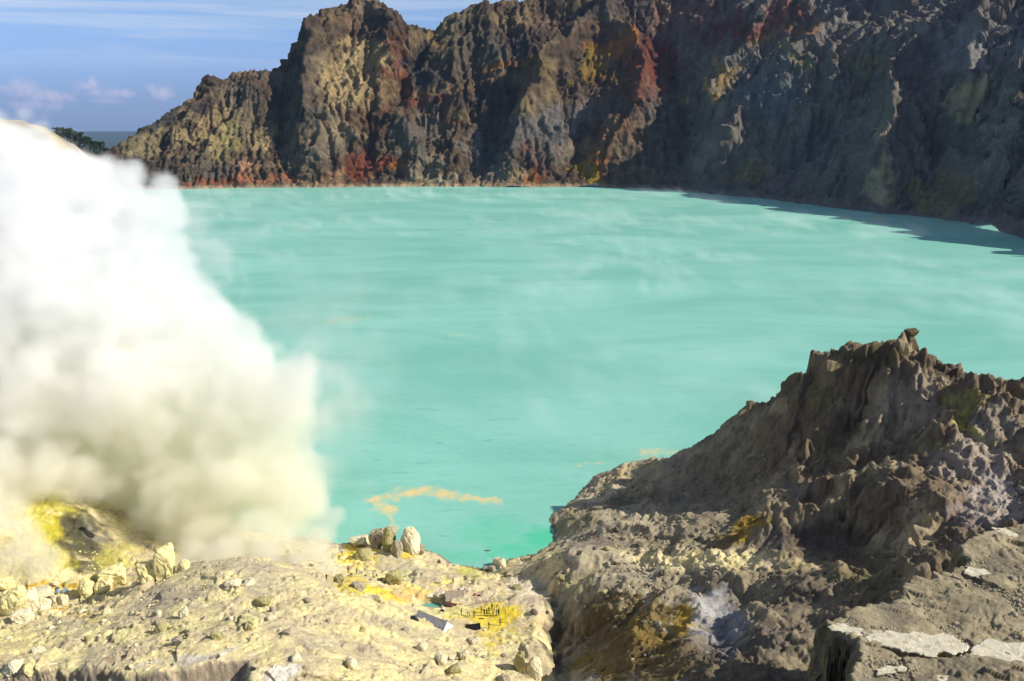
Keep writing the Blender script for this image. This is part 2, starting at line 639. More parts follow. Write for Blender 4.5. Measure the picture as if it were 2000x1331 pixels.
shore_px = [(-500, 371), (200, 371), (345, 370), (500, 367), (800, 365), (1160, 365), (1300, 370), (1400, 380), (1560, 397), (1700, 414), (1800, 424),
            (1880, 432), (1940, 446), (2000, 466), (2200, 530), (2500, 640)]
sh = [PZ(a, b, 0) for a, b in shore_px]
sh_u = np.array([p[0] / p[1] for p in sh]); sh_Y = np.array([p[1] for p in sh])
sil_px = [(-600, 345), (100, 335), (150, 322), (215, 298), (262, 266), (330, 219), (400, 174), (435, 160), (460, 147), (520, 144), (545, 128), (575, 101), (600, 66), (622, 44),
          (650, 27), (690, 13), (712, 5), (735, 18), (757, 33), (800, 48), (850, 49), (890, 30), (950, 12), (1020, 0), (1060, -20), (1150, -50), (1300, -70), (1600, -80), (1900, -60), (2050, 0), (2250, 120), (2700, 200)]
si_u = np.array([u_of(a, b) for a, b in sil_px]); si_T = np.array([(lambda d: d[2] / d[1])(ray(a, b)) for a, b in sil_px])
o = np.argsort(si_u); si_u = si_u[o]; si_T = si_T[o]


def wall_nominal(X, Y):
    u = X / Y
    Yb = np.interp(u, sh_u, sh_Y)
    T = np.interp(u, si_u, si_T)
    s = np.interp(u, [-0.6, -0.1, 0.1, 0.3, 0.45, 0.7], [0.95, 0.93, 0.90, 0.84, 0.76, 0.70])
    Yr = (CAMZ + s * Yb) / (s - T)
    Zr = s * (Yr - Yb)
    q = (Y - Yb) / (Yr - Yb)
    z = np.where(q < 0, -30 * np.minimum(-q * 6, 1), np.where(q < 1, Zr * np.clip(q, 0, 1) ** 1.06, Zr - 0.75 * (Y - Yr)))
    return z, q, Yb, Yr


W = Field(-1150, 1250, 620, 2560, 4.0)
z, q, Yb, Yr = wall_nominal(W.X, W.Y)
W.H = z.astype(np.float32)
W.warp(16, 70, 3)
wall_lines = [  # ridge lines (+) and gullies (-) of the crater wall, where the photograph shows them
    ([(705, 12), (655, 60), (612, 125), (598, 200), (600, 280), (625, 345)], [10, 30, 46, 46, 40, 10], 34),
    ([(570, 110), (562, 180), (560, 250), (580, 330)], [-10, -36, -34, -10], 30),
    ([(735, 25), (765, 100), (768, 170), (750, 230)], [6, 26, 30, 10], 26),
    ([(845, 60), (805, 110), (778, 165), (765, 230)], [-14, -48, -50, -12], 26),
    ([(785, 150), (845, 180), (900, 222), (940, 268)], [16, 34, 34, 6], 24),
    ([(850, 140), (915, 195), (955, 250), (955, 300), (925, 345)], [-14, -34, -40, -34, -10], 26),
    ([(880, 55), (885, 120), (900, 165)], [8, 26, 6], 26),
    ([(950, 40), (955, 110), (985, 170)], [8, 22, 4], 24),
    ([(1180, 60), (1112, 120), (1075, 180), (1035, 255), (1005, 325), (990, 358)], [24, 44, 46, 46, 36, 14], 32),
    ([(1180, 60), (1232, 110), (1262, 165), (1248, 235), (1215, 300), (1175, 352)], [24, 46, 50, 44, 34, 14], 36),
    ([(1015, 130), (1008, 200), (985, 262)], [-10, -26, -10], 26),
    ([(1150, 190), (1130, 270), (1110, 335)], [-8, -24, -10], 24),
    ([(1060, 0), (1100, 60), (1060, 110)], [-4, -24, -8], 30),
    ([(1290, 60), (1325, 150), (1345, 250), (1320, 345)], [-20, -60, -64, -24], 44),
    ([(1400, 0), (1340, 50), (1290, 90)], [10, 30, 6], 34),
    ([(1520, 30), (1445, 115), (1405, 170), (1385, 220), (1350, 265)], [12, 36, 40, 38, 8], 26),
    ([(1640, 50), (1560, 150), (1490, 215), (1425, 290), (1375, 355)], [18, 36, 34, 30, 18], 40),
    ([(1640, 190), (1590, 260), (1530, 330), (1500, 390)], [-20, -44, -50, -14], 32),
    ([(1800, 110), (1742, 205), (1738, 300), (1712, 400)], [20, 62, 66, 20], 30),
    ([(1850, 220), (1815, 330), (1800, 420)], [-16, -40, -14], 34),
    ([(1965, 0), (1960, 90), (1895, 160), (1890, 230), (1925, 310)], [30, 62, 58, 50, 10], 36),
    ([(2010, 160), (1985, 260), (1965, 400)], [20, 50, 20], 34),
    ([(520, 150), (470, 220), (420, 290), (365, 350)], [4, 22, 24, 8], 26),
    ([(455, 152), (400, 215), (340, 280)], [2, 18, 6], 20),
    ([(475, 190), (430, 260), (378, 335)], [-4, -20, -8], 18),
    ([(400, 185), (340, 250), (300, 300)], [-4, -16, -6], 18),
    ([(640, 130), (650, 220), (660, 300)], [6, 18, 8], 22),
    ([(700, 120), (700, 200), (680, 300)], [4, 20, 10], 20),
    ([(735, 250), (720, 300), (690, 345)], [-6, -20, -10], 20),
    ([(800, 190), (800, 270), (790, 340)], [8, 18, 10], 26),
    ([(860, 230), (850, 290), (835, 345)], [-6, -16, -8], 18),
    ([(905, 260), (880, 310), (870, 350)], [8, 18, 10], 20),
]
nomF = Field(-1150, 1250, 620, 2560, 12.0)
nomF.H = wall_nominal(nomF.X, nomF.Y)[0].astype(np.float32)
for pts, dz, w in wall_lines:
    wp = [nomF.hit(a, b, 800, 2500) or PY(a, b, 2150) for a, b in pts]
    W.line(wp, [v * 1.75 for v in dz], w * 1.15, n=True)
# medium ribs and fluting running down the slope
u = W.X / W.Y
arc = np.interp(u, sh_u, np.concatenate([[0], np.cumsum(np.hypot(np.diff([p[0] for p in sh]), np.diff([p[1] for p in sh])))])).astype(np.float32)
hgt = ((W.Y - Yb) * 0.9).astype(np.float32)
inside = smooth(0.0, 0.12, q) * (1 - 0.75 * smooth(0.9, 1.02, q))
edgeL = smooth(-0.32, -0.20, u) * 0.68 + 0.32
wv = fbm2(W.X / 160, W.Y / 160, 3, 5)
shear = np.interp(u, [-0.42, -0.33, -0.25, 0.7], [0.75, 0.65, 0.0, -0.1])
fz = np.zeros(W.X.shape, np.float32)
for a_, b_, r_, k_ in ((470, 235, 110, .9), (390, 280, 90, .9), (560, 180, 60, .5), (825, 265, 75, 1.0), (965, 95, 70, .8), (690, 170, 60, .6), (1230, 60, 70, .6), (1200, 280, 60, .3), (640, 260, 70, .4)):
    pt = nomF.hit(a_, b_, 800, 2500)
    if pt:
        fz = np.maximum(fz, k_ * np.exp(-((W.X - pt[0]) ** 2 + 0.5 * (W.Y - pt[1]) ** 2) / (r_ * 1.15) ** 2).astype(np.float32))
fz = 0.35 + 0.65 * fz
n1 = ridge2((arc - shear * hgt + 40 * wv) / 85, (hgt + 30 * wv) / 260, 3, 11)
n2 = ridge2((arc - shear * hgt + 22 * wv) / 30, (hgt + 40 * wv) / 150, 2, 21)
n3 = fbm2(W.X / 60, W.Y / 60, 4, 31)
pxw = (W.X + 1.3 * W.wx); pyw = (W.Y + 1.3 * W.wy)
big = rmf2((pxw + 0.35 * pyw) / 230, (pyw - 0.2 * pxw) / 300, 6, 91, 0.52)
mid = rmf2((pxw - 0.5 * pyw) / 70, (pyw + 0.3 * pxw) / 110, 4, 97, 0.55)
W.H += (inside * edgeL * (44 * (big - 0.42) + 13 * (mid - 0.4) + 8 * fz * (n2 - 0.6))).astype(np.float32)
log('wall nominal')
W.erode((3, 40000), 40, 3, mask=np.where((q > 0.02) & (q < 1.08), fz, 0.0), cap=4.0, maxd=0.30)
W.H = np.where(q > 0, np.maximum(W.H, 0.45 * z + 1), W.H).astype(np.float32)
W.H -= (1 - smooth(0.0, 0.03, q)).astype(np.float32) * 1.0
log('wall eroded')

nu, nv = 1250, 430
U = np.linspace(-0.74, 0.74, nu, dtype=np.float32)[None, :]
V = np.linspace(0, 1, nv, dtype=np.float32)[:, None]
Ybu = np.interp(U[0], sh_u, sh_Y)[None, :]
T = np.interp(U[0], si_u, si_T)
s_ = np.interp(U[0], [-0.6, -0.1, 0.1, 0.3, 0.45, 0.7], [0.95, 0.93, 0.90, 0.84, 0.76, 0.70])
Yru = ((CAMZ + s_ * Ybu[0]) / (s_ - T))[None, :]
span = Yru - Ybu + 60
vv = -0.05 + V * 1.05
Yg = np.where(V < 0.95, Ybu - 14 + (span + 14) * (V / 0.95), Ybu + span + (V - 0.95) / 0.05 * 300)
Xg = U * Yg
Zg = W.sample(Xg, Yg)
P = np.stack([Xg, Yg, Zg], 2).astype(np.float64)
N = grid_normals(box_blur(box_blur(P, 9), 9))
qq = (Yg - Ybu) / (Yru - Ybu)
act = smooth(-0.01, 0.03, qq)
zone = smooth(-0.1, 0.5, fbm2(Xg / 150, Yg / 150, 2, 77))
d3 = 3.5 * fbm3(P[..., 0] / 34, P[..., 1] / 34, P[..., 2] / 40, 5, 40, 0.52)
wq = fbm3(P[..., 0] / 40, P[..., 1] / 40, P[..., 2] / 40, 2, 47) * 0.5
G_fz = W.sample(Xg, Yg, fz)
fq = 1.15 - G_fz
d3 += 8 * facets3(P[..., 0] / 70 + wq, P[..., 1] / 70, P[..., 2] / 120 + wq, 24)
d3 += fq * 1.6 * facets3(P[..., 0] / 24 + wq, P[..., 1] / 24 + wq, P[..., 2] / 52, 25)
d3 += fq * (0.5 + zone) * 1.2 * facets3(P[..., 0] / 9, P[..., 1] / 9 + wq, P[..., 2] / 16, 26)
d3 += 0.9 * facets3(P[..., 0] / 3.8, P[..., 1] / 3.8, P[..., 2] / 5.0, 27)
arcU = np.interp(U[0], sh_u, np.concatenate([[0], np.cumsum(np.hypot(np.diff([p[0] for p in sh]), np.diff([p[1] for p in sh])))]))[None, :]
shU = np.interp(U[0], [-0.42, -0.33, -0.25, 0.7], [0.75, 0.65, 0.0, -0.1])[None, :]
hU = P[..., 2]
tt = (arcU - shU * hU + 14 * noise2(Xg / 60, Yg / 60, 61) + 5 * noise2(Xg / 18, Yg / 18, 62))
fl1 = 1 - np.abs(noise2(tt / 15, hU / 90, 63)) * 2.2
d3 += smooth(0.35, 1.0, G_fz) * 4.0 * fl1
# sharp small crags, cut along slanting beds
bx_ = (P[..., 0] + 0.5 * P[..., 2]); bz_ = (P[..., 2] - 0.35 * P[..., 0])
fr1 = rmf2(bx_ / 34 + wq, (bz_ + 0.3 * P[..., 1]) / 22, 5, 65, 0.6)
fr2 = rmf2((P[..., 0] - 0.4 * P[..., 2]) / 15, (P[..., 2] + .4 * P[..., 1]) / 20 + wq, 4, 66, 0.6)
d3 += 7.0 * (fr1 - 0.4) + 3.6 * (fr2 - 0.4)
d3 = d3 * act * 0.9
nearR = 1.0
P += N * d3[..., None]
# rocky strand line at the water
wl = (1 - smooth(0.0, 0.06, np.abs(qq - 0.01)))
P[..., 2] += wl * (2.5 + 4.0 * noise2(P[..., 0] / 14, P[..., 1] / 14, 8) + 2.5 * noise2(P[..., 0] / 5, P[..., 1] / 5, 18))
P = P.astype(np.float32)
N = grid_normals(P)
log('wall displaced')
px, py, dep = project(P[..., 0], P[..., 1], P[..., 2])
nX = fbm2(px / 60, py / 60, 3, 60) * 26; nY = fbm2(px / 60, py / 60, 3, 61) * 26
C = np.zeros(P.shape, np.float32)
ca = np.array
base = ca([.092, .066, .048]); tan = ca([.26, .195, .11]); dark = ca([.055, .045, .040])
strat = fbm3(P[..., 0] / 120, P[..., 1] / 120, P[..., 2] / 45, 4, 90)
C[:] = base
C = lerp(C, tan, (smooth(0.05, 0.7, strat + 0.15) * 0.6)[..., None])
C = lerp(C, dark, (smooth(0.1, 0.7, -strat) * 0.7)[..., None])
C *= 0.95
rk = smooth(1150, 1420, px + nX)[..., None]
C = lerp(C, ca([.108, .102, .094]), rk * 0.85)
brown = [.105, .048, .030]; red = [.165, .055, .030]; orange = [.30, .125, .030]; buff = [.42, .325, .175]; char = [.050, .047, .048]; ochre = [.28, .19, .035]; olive = [.16, .145, .06]
pink = [.33, .15, .085]; slate = [.10, .10, .105]; pale = [.45, .40, .30]
wall_blobs = [
    (670, 60, 50, 50, 20, brown, .35), (720, 25, 30, 22, 0, [.20, .16, .11], .6), (690, 150, 95, 80, 0, buff, .75), (640, 260, 70, 60, 0, [.27, .225, .15], .7), (720, 240, 40, 50, 0, brown, .6),
    (600, 170, 40, 90, 10, char, .5), (640, 70, 30, 25, 0, char, .5), (560, 140, 60, 26, 25, [.12, .10, .085], .6), (470, 200, 50, 50, 0, [.15, .125, .09], .8),
    (300, 270, 100, 26, -35, [.26, .22, .13], .7), (390, 250, 80, 30, -40, buff, .55), (410, 300, 60, 22, -35, [.32, .265, .14], .7), (450, 280, 26, 50, 20, [.30, .26, .12], .7),
    (345, 215, 110, 12, -36, char, .8), (440, 330, 85, 30, 0, [.125, .108, .088], .9), (370, 330, 40, 20, -40, [.10, .085, .065], .6), (500, 240, 40, 70, 30, [.13, .108, .08], .6),
    (520, 270, 30, 40, 0, buff, .5), (600, 300, 70, 30, 0, [.15, .125, .10], .7),
    (420, 357, 90, 11, 0, [.22, .085, .05], .95), (520, 348, 70, 16, 0, pink, .85), (480, 325, 40, 20, 0, [.33, .19, .12], .8), (620, 352, 80, 11, 0, [.33, .20, .12], .85), (715, 325, 55, 32, 0, red, .85),
    (760, 335, 26, 14, 0, orange, .7), (740, 190, 24, 60, 10, brown, .6), (775, 110, 30, 60, 0, [.09, .035, .025], .8), (840, 130, 60, 40, 30, char, .7), (790, 160, 50, 26, 35, red, .7), (860, 215, 60, 18, 35, red, .6),
    (820, 260, 70, 55, 0, [.125, .115, .095], .8), (900, 100, 60, 60, 0, [.09, .08, .06], .7), (880, 40, 50, 25, -20, [.15, .135, .08], .7), (855, 75, 14, 30, 0, [.26, .17, .06], .6), (980, 110, 60, 60, 0, [.11, .095, .075], .7),
    (970, 140, 45, 14, 0, orange, .65), (1030, 125, 40, 16, -15, orange, .55), (1050, 130, 30, 20, 0, [.2, .16, .06], .5), (1190, 95, 60, 22, -10, orange, .75), (1215, 90, 60, 20, 40, [.26, .12, .04], .8), (1160, 130, 30, 36, 20, ochre, .6),
    (1170, 60, 50, 30, 0, [.09, .06, .045], .7), (1280, 120, 60, 60, 0, [.10, .030, .022], .85), (1240, 170, 50, 40, 0, red, .5), (1190, 160, 50, 40, 0, brown, .5), (1100, 230, 90, 40, 0, [.19, .175, .165], .7), (1180, 200, 50, 30, 0, [.17, .12, .09], .5),
    (1040, 260, 60, 60, 0, [.13, .125, .12], .7), (950, 300, 50, 60, 0, [.15, .145, .135], .7), (830, 330, 40, 30, 0, [.20, .175, .13], .7), (870, 355, 60, 9, 0, pale, .5), (1000, 350, 30, 14, 0, [.3, .22, .14], .6),
    (1035, 335, 20, 26, 0, orange, .7), (1050, 315, 26, 26, 0, red, .6), (1145, 335, 30, 22, -20, [.32, .22, .04], .9), (1170, 310, 30, 30, -40, orange, .7), (1190, 255, 45, 36, 0, [.17, .085, .05], .6), (1090, 300, 60, 30, 0, [.14, .125, .115], .6),
    (1340, 30, 70, 50, 0, [.14, .075, .055], .7), (1490, 40, 100, 36, -20, [.14, .055, .04], .8), (1560, 60, 60, 20, -30, [.20, .10, .05], .6), (1400, 60, 50, 30, 0, [.085, .03, .025], .7), (1200, 20, 80, 26, 0, [.085, .07, .065], .7),
    (1415, 140, 24, 46, -10, ochre, .45), (1385, 180, 8, 16, 0, [.36, .25, .06], .7), (1340, 210, 20, 14, 0, ochre, .4), (1500, 80, 40, 16, -20, [.28, .20, .08], .6), (1570, 115, 60, 20, 0, olive, .5), (1690, 130, 60, 40, 0, olive, .5),
    (1500, 180, 80, 60, 0, [.085, .095, .11], .8), (1600, 300, 70, 60, 0, [.075, .085, .085], .6), (1460, 330, 60, 30, 0, olive, .5), (1720, 330, 30, 80, 0, [.30, .26, .16], .6), (1640, 330, 50, 60, 30, [.11, .11, .09], .7),
    (1880, 100, 90, 60, 0, [.19, .185, .19], .7), (1830, 60, 60, 40, 0, [.15, .14, .13], .7), (1890, 190, 50, 40, 0, [.28, .24, .15], .8), (1900, 240, 30, 20, 0, [.3, .27, .15], .7), (1850, 380, 80, 40, 0, olive, .6), (1960, 250, 50, 60, 0, [.15, .14, .14], .7),
    (1980, 60, 40, 60, 0, [.17, .165, .17], .6), (1440, 40, 60, 30, 0, [.10, .05, .04], .5),
]
PAINT_N = fbm3(P[..., 0] / 22, P[..., 1] / 22, P[..., 2] / 30, 5, 160, 0.65)
blob_paint(C, px, py, wall_blobs, nX, nY)
# salts and scree: pale crusts on the strand line, specks of loose pale stones
strand = (1 - smooth(1.5, 9.0, P[..., 2] + 3 * noise2(px / 12, py / 12, 4))) * (1 - smooth(1150, 1230, px))
C = lerp(C, ca([.46, .34, .22]), (strand * 0.75)[..., None])
slope = N[..., 2]
speck = smooth(0.5, 0.7, noise3(P[..., 0] / 3.2, P[..., 1] / 3.2, P[..., 2] / 3.2, 71)) * smooth(0.0, 0.5, fbm2(px / 90, py / 90, 3, 73) + 0.15)
C = lerp(C, C * 0 + ca([.34, .31, .28]), (speck * 0.6)[..., None])
# vertical staining
st = fbm2(arc_ := np.interp(U[0], sh_u, np.linspace(0, 1, len(sh_u)))[None, :] * 0 + (P[..., 0] - 0.2 * P[..., 2]) / 16, P[..., 2] / 90, 3, 99)
C *= (1 + 0.30 * np.clip(st, -1, 1))[..., None]
grey_ = C.mean(2, keepdims=True)
C = np.clip(grey_ + (C - grey_) * 1.12, .012, .8) * lerp(0.82, 1.25, rk)
me = grid_mesh('crater_wall', P, {'Col': C})
add('crater_wall', me, M_wall, kind='structure', label='dark brown and red eroded rock wall of the crater rising behind the lake')
log('wall mesh')
WALL_P = P

# ------------------------------------------------------------------ far plain
M_plain = plain('forest_plain', (0.035, 0.055, 0.035), 1.0, 0.5, 0.0006, 0.0)
bm = bmesh.new()
rings = [0.0, 1500, 3500, 8000, 16000, 34000]
prev = None
for rr in rings[1:]:
    cur = [bm.verts.new((rr * math.cos(a), rr * math.sin(a), -400 + (-0.0 if rr > 2000 else 0))) for a in np.linspace(0, 2 * math.pi, 97)[:-1]]
    if prev is None:
        bm.faces.new(cur)
    else:
        for i in range(96):
            bm.faces.new((prev[i], cur[i], cur[(i + 1) % 96], prev[(i + 1) % 96]))
    prev = cur
me = bpy.data.meshes.new('far_plain'); bm.to_mesh(me); bm.free()
add('far_plain', me, M_plain, kind='structure', label='hazy blue lowland plain reaching the horizon beyond the crater rim')

# ================================================================== NEAR GROUND
G = Field(-290, 350, 40, 352, 0.65)
cp = [  # pixel x, pixel y, height above the lake
    (0, 1170, 14), (100, 1190, 15), (200, 1180, 16), (240, 1112, 11), (300, 1130, 23), (380, 1103, 27), (450, 1096, 28.5), (540, 1105, 27), (620, 1130, 24.5), (700, 1170, 21.5),
    (800, 1212, 16), (900, 1246, 13), (1000, 1310, 12), (400, 1160, 30), (560, 1180, 29), (700, 1230, 25), (850, 1285, 19), (250, 1200, 25), (80, 1245, 24), (400, 1230, 34), (600, 1260, 32),
    (750, 1310, 26), (200, 1262, 32), (400, 1275, 36), (600, 1310, 34.5), (0, 1270, 30), (860, 1331, 20), (960, 1340, 13),
    (150, 1100, 16), (150, 1000, 22), (100, 950, 25), (50, 900, 27), (0, 850, 29), (-150, 1000, 32), (-150, 1170, 18), (-200, 1300, 30), (220, 1080, 12), (250, 1030, 12), (400, 1080, 7), (560, 1085, 6),
    (640, 1095, 6), (300, 1060, 11), (350, 1075, 10),
    (330, 1040, 6), (600, 1062, 1), (500, 1050, 1), (400, 1020, 1.0), (300, 980, 1.5), (700, 1005, -5), (500, 990, -5), (600, 1030, -3),
    (660, 1076, .5), (700, 1062, 1.0), (760, 1060, 1.0), (760, 1085, 5), (700, 1085, 6), (680, 1110, 8.5), (800, 1082, 3), (835, 1087, .8), (880, 1106, .5), (925, 1112, .3), (740, 1030, -2), (820, 1060, -2),
    (760, 1125, 9), (740, 1145, 11), (850, 1135, 8), (900, 1125, 4), (930, 1150, 8), (1000, 1128, 5), (960, 1122, 1.5), (1010, 1160, 11), (1060, 1172, 11), (1000, 1108, 1.6),
    (890, 1205, 9), (960, 1200, 9), (985, 1222, 9), (930, 1228, 9), (1040, 1200, 11), (1062, 1235, 11), (1058, 1270, 12), (940, 1262, 10.5), (1000, 1280, 11.5), (840, 1180, 7.5), (880, 1180, 8.5), (820, 1170, 8.5),
    (950, 1075, -3), (1000, 1080, -1.5), (900, 1080, -2.5), (1050, 1040, -3), (1000, 1000, -6), (880, 1020, -5), (960, 1098, -1.2), (1020, 960, -6), (850, 960, -6),
    (1012, 1094, .3), (1068, 1076, .3), (1088, 1050, .3), (1072, 1016, .3), (1112, 986, .3), (1150, 957, .3), (1165, 930, .3),
    (1090, 1205, 5), (1092, 1255, 6), (1088, 1300, 7), (1082, 1345, 8), (1052, 1145, 6), (1000, 1120, 3.5),
    (1100, 1105, 9), (1150, 1085, 10), (1200, 1105, 13), (1130, 1170, 12), (1185, 1190, 13), (1250, 1135, 14), (1150, 1025, 6.5), (1250, 1030, 11), (1300, 1085, 15), (1200, 975, 7), (1120, 1005, 3.5), (1060, 1100, 7),
    (1240, 915, 4.5), (1350, 950, 13), (1350, 1020, 14), (1350, 1100, 17), (1350, 1150, 23), (1350, 1250, 31), (1350, 1335, 37), (1200, 1260, 17), (1200, 1330, 21), (1130, 1300, 10),
    (-250, 1150, 25), (1250, 1200, 19),
]
P0 = [PZ(*c) for c in cp]
cy_ = [  # pixel x, pixel y, forward distance: the crest of the hill and its flank
    (1250, 913, 303), (1350, 882, 300), (1430, 832, 292), (1530, 768, 286), (1582, 742, 276), (1605, 720, 268), (1700, 705, 262), (1780, 700, 256), (1870, 716, 247), (1900, 745, 242), (1960, 769, 235), (2000, 778, 230),
    (2100, 830, 222), (2300, 1000, 205), (1430, 920, 272), (1500, 900, 262), (1500, 985, 232), (1500, 1050, 212), (1500, 1150, 180), (1500, 1250, 150), (1500, 1331, 127), (1600, 830, 258),
    (1650, 800, 251), (1650, 900, 236), (1650, 1005, 212), (1650, 1085, 196), (1650, 1180, 166), (1720, 960, 212), (1720, 900, 226), (1800, 800, 242), (1815, 870, 222), (1830, 905, 213), (1800, 960, 201), (1800, 1050, 182), (1800, 1110, 165),
    (1950, 850, 222), (1950, 950, 201), (1950, 1015, 186), (2100, 950, 195), (2200, 1050, 170), (1420, 1030, 240), (1580, 1200, 165), (1900, 800, 236), (1580, 950, 236), (1420, 1000, 250),
]
P0 += [PY(*c) for c in cy_]
P0 += [(x, y, z) for x, y, z in (
    (-250, 60, 45), (-100, 60, 40), (0, 60, 32), (40, 80, 24), (60, 110, 16), (120, 60, 30), (250, 60, 50), (300, 150, 40), (345, 250, 25), (-285, 200, 40), (-285, 345, 50), (-200, 300, 22), (-150, 330, 3), (-100, 345, -4), (-60, 320, -6),
    (0, 345, -8), (60, 350, -8), (130, 350, -8), (80, 325, -6), (200, 345, -4), (160, 335, -3), (280, 345, 10), (100, 320, -4), (170, 318, 4), (230, 310, 25), (-110, 290, 3))]
# crest back slope
for c in ((1350, 882, 300), (1430, 832, 292), (1530, 768, 286), (1605, 720, 268), (1700, 705, 262), (1780, 700, 256), (1900, 745, 242), (2000, 778, 230)):
    x, y, z = PY(*c)
    P0.append((x * 1.02, y + 26, z - 20))
G.H = rbf(P0, G.X, G.Y)
log('ground rbf')
G.warp(2.2, 16, 33)


def gl(pts, dz, w, kind='tent'):
    wp = [(PZ(a, b, c) if c < 80 else PY(a, b, c)) for a, b, c in pts]
    G.line(wp, dz, w, kind, n=True)


# spurs and ravines of the near hill
gl([(1800, 860, 224), (1700, 940, 216), (1620, 1015, 210), (1510, 1045, 212), (1430, 1085, 210), (1330, 1130, 203)], [3, 5, 6, 6, 4, 1], 5.5)
gl([(1780, 900, 224), (1690, 930, 226), (1600, 1000, 222), (1520, 1035, 222)], [-2, -6, -6, -2], 6)
gl([(1560, 760, 282), (1560, 850, 262), (1530, 930, 246)], [1, 5, 1], 5)
gl([(1620, 740, 266), (1600, 820, 256), (1570, 900, 246)], [2, 5, 1], 4.5)
gl([(1700, 740, 259), (1650, 820, 250), (1610, 880, 240)], [-1, -6, -2], 5)
gl([(1760, 720, 257), (1735, 800, 247), (1690, 870, 236)], [3, 5.5, 2], 4)
gl([(1800, 730, 253), (1790, 800, 243), (1780, 850, 232)], [1, 4, 1], 3)
gl([(1870, 760, 244), (1900, 850, 225), (1900, 930, 208)], [2, 5, 1], 5)
gl([(1930, 790, 234), (1965, 880, 216)], [2, 4], 5)
gl([(1840, 760, 247), (1850, 830, 231), (1870, 900, 214)], [-2, -4, -2], 4)
gl([(1500, 960, 238), (1420, 1010, 240), (1330, 1060, 232)], [4, 5, 1], 5)
gl([(1460, 890, 266), (1380, 940, 270), (1290, 975, 272), (1200, 1000, 270)], [2, -4, -4, -1], 5)
gl([(1400, 880, 280), (1300, 930, 285)], [4, 1], 6)
gl([(1500, 1180, 184), (1430, 1150, 192), (1360, 1120, 199)], [2, 5, 1], 5)
gl([(1560, 1130, 190), (1480, 1170, 186), (1420, 1230, 176), (1380, 1331, 155)], [-3, -5, -5, -3], 6)
gl([(1300, 1180, 187), (1240, 1260, 172), (1200, 1331, 157)], [1, 2.5, 1], 5)
# dark gully between the sulphur flat and the hill
gl([(962, 1118, 2), (1000, 1122, 4), (1048, 1138, 5), (1065, 1160, 6), (1088, 1200, 5), (1095, 1250, 6), (1090, 1300, 7), (1085, 1345, 8)], [-1.5, -2, -3, -4.5, -6, -6, -6, -6], 3.6)
gl([(1065, 1180, 11), (1068, 1220, 11), (1064, 1262, 12)], [1.2, 1.6, 1.2], 4, 'round')
for (a, b, c, dz, w) in ((1150, 1085, 10, 3.5, 9), (1130, 1165, 12, 4.5, 8), (1200, 1110, 13, 2.5, 10), (1110, 1120, 9, 2.5, 6), (1190, 1190, 13, 3, 7), (1165, 1135, 12, -2, 5), (1250, 1160, 15, 2.5, 7),
                         (1300, 1060, 14, 2, 6), (1220, 1040, 10, 2.2, 7), (1150, 1010, 6, 2, 6), (1240, 925, 4, 1.6, 7), (1290, 905, 7, 1.4, 6), (1190, 945, 2, 1.2, 5)):
    x, y, z = PZ(a, b, c)
    G.line([(x - 2, y), (x + 2, y + .1)], dz, w, 'round', n=True)
# broad relief
X, Y = G.X, G.Y
hill = smooth(20, 50, G.H) * smooth(25, 60, X) + 0.0
hillm = np.clip(smooth(55, 95, X - 0.1 * (Y - 200)) * smooth(6, 18, G.H), 0, 1)
G.H += ((0.5 + 1.6 * hillm) * fbm2(X / 17, Y / 17, 4, 12)).astype(np.float32)
rd = ridge2((X + 6 * G.wx) / 7.5, (Y + G.wy) / 26, 3, 14)
gx_w = X + 1.6 * G.wx; gy_w = Y + 1.6 * G.wy
G.H += (hillm * (3.0 * (rd - 0.6) + 8.5 * (rmf2((gx_w + 0.2 * gy_w) / 34, (gy_w - 0.3 * gx_w) / 52, 6, 191, 0.52) - 0.42))).astype(np.float32)
sx_, sy_ = 116.0, 262.0
rr_ = np.hypot(X - sx_, Y - sy_); th_ = np.arctan2(Y - sy_, X - sx_) + 0.10 * fbm2(X / 14, Y / 14, 2, 203)
fade_ = smooth(3, 12, rr_) * smooth(85, 40, rr_) * hillm
G.H += (fade_ * (2.4 * (1 - 2.2 * np.abs(noise2(th_ * 4.6, rr_ / 60, 201))) + 1.0 * (1 - 2.2 * np.abs(noise2(th_ * 11, rr_ / 30, 202))))).astype(np.float32)
lowm = smooth(1.0, 6.0, G.H) * (1 - hillm) * smooth(28, 40, X)
G.H += (lowm * 3.2 * (rmf2(gx_w / 17, gy_w / 19, 5, 195, 0.55) - 0.42)).astype(np.float32)
log('ground base')
G.erode((4, 30000), 50, 6, mask=np.clip(0.10 + hillm, 0, 1), cap=4.0, maxd=0.30, lowstop=0.2)
log('ground eroded')
# stone cap of the hill
cap = [(1600, 690, 270), (1660, 681, 266), (1720, 674, 262), (1764, 669, 260)]
cw = [PY(*c) for c in cap]
capz = np.full(G.H.shape, -99.0, np.float32)
for k in range(len(cw) - 1):
    ax, ay, az = cw[k]; bx, by, bz = cw[k + 1]
    L2 = (bx - ax) ** 2 + (by - ay) ** 2
    qx = G.X + 0.8 * G.wx; qy = G.Y + 0.8 * G.wy
    t = np.clip(((qx - ax) * (bx - ax) + (qy - ay) * (by - ay)) / L2, 0, 1)
    d = np.hypot(qx - ax - t * (bx - ax), qy - ay - t * (by - ay))
    capz = np.maximum(capz, np.where(d < 2.9, az + t * (bz - az) - 0.15 * d, -99))
capz = np.where(capz > 0, capz + 0.5 * noise2(G.X / 2.5, G.Y / 2.5, 88), capz)
G.H = np.maximum(G.H, capz)
G.line([PY(*c) for c in ((1800, 703, 255), (1840, 708, 252), (1872, 714, 249), (1905, 745, 243))], [1.8, 1.6, 1.8, .6], 2.0, 'step')
G.line([PY(*c) for c in ((1540, 762, 284), (1558, 756, 281))], [2.0, 2.4], 2.0, 'step')


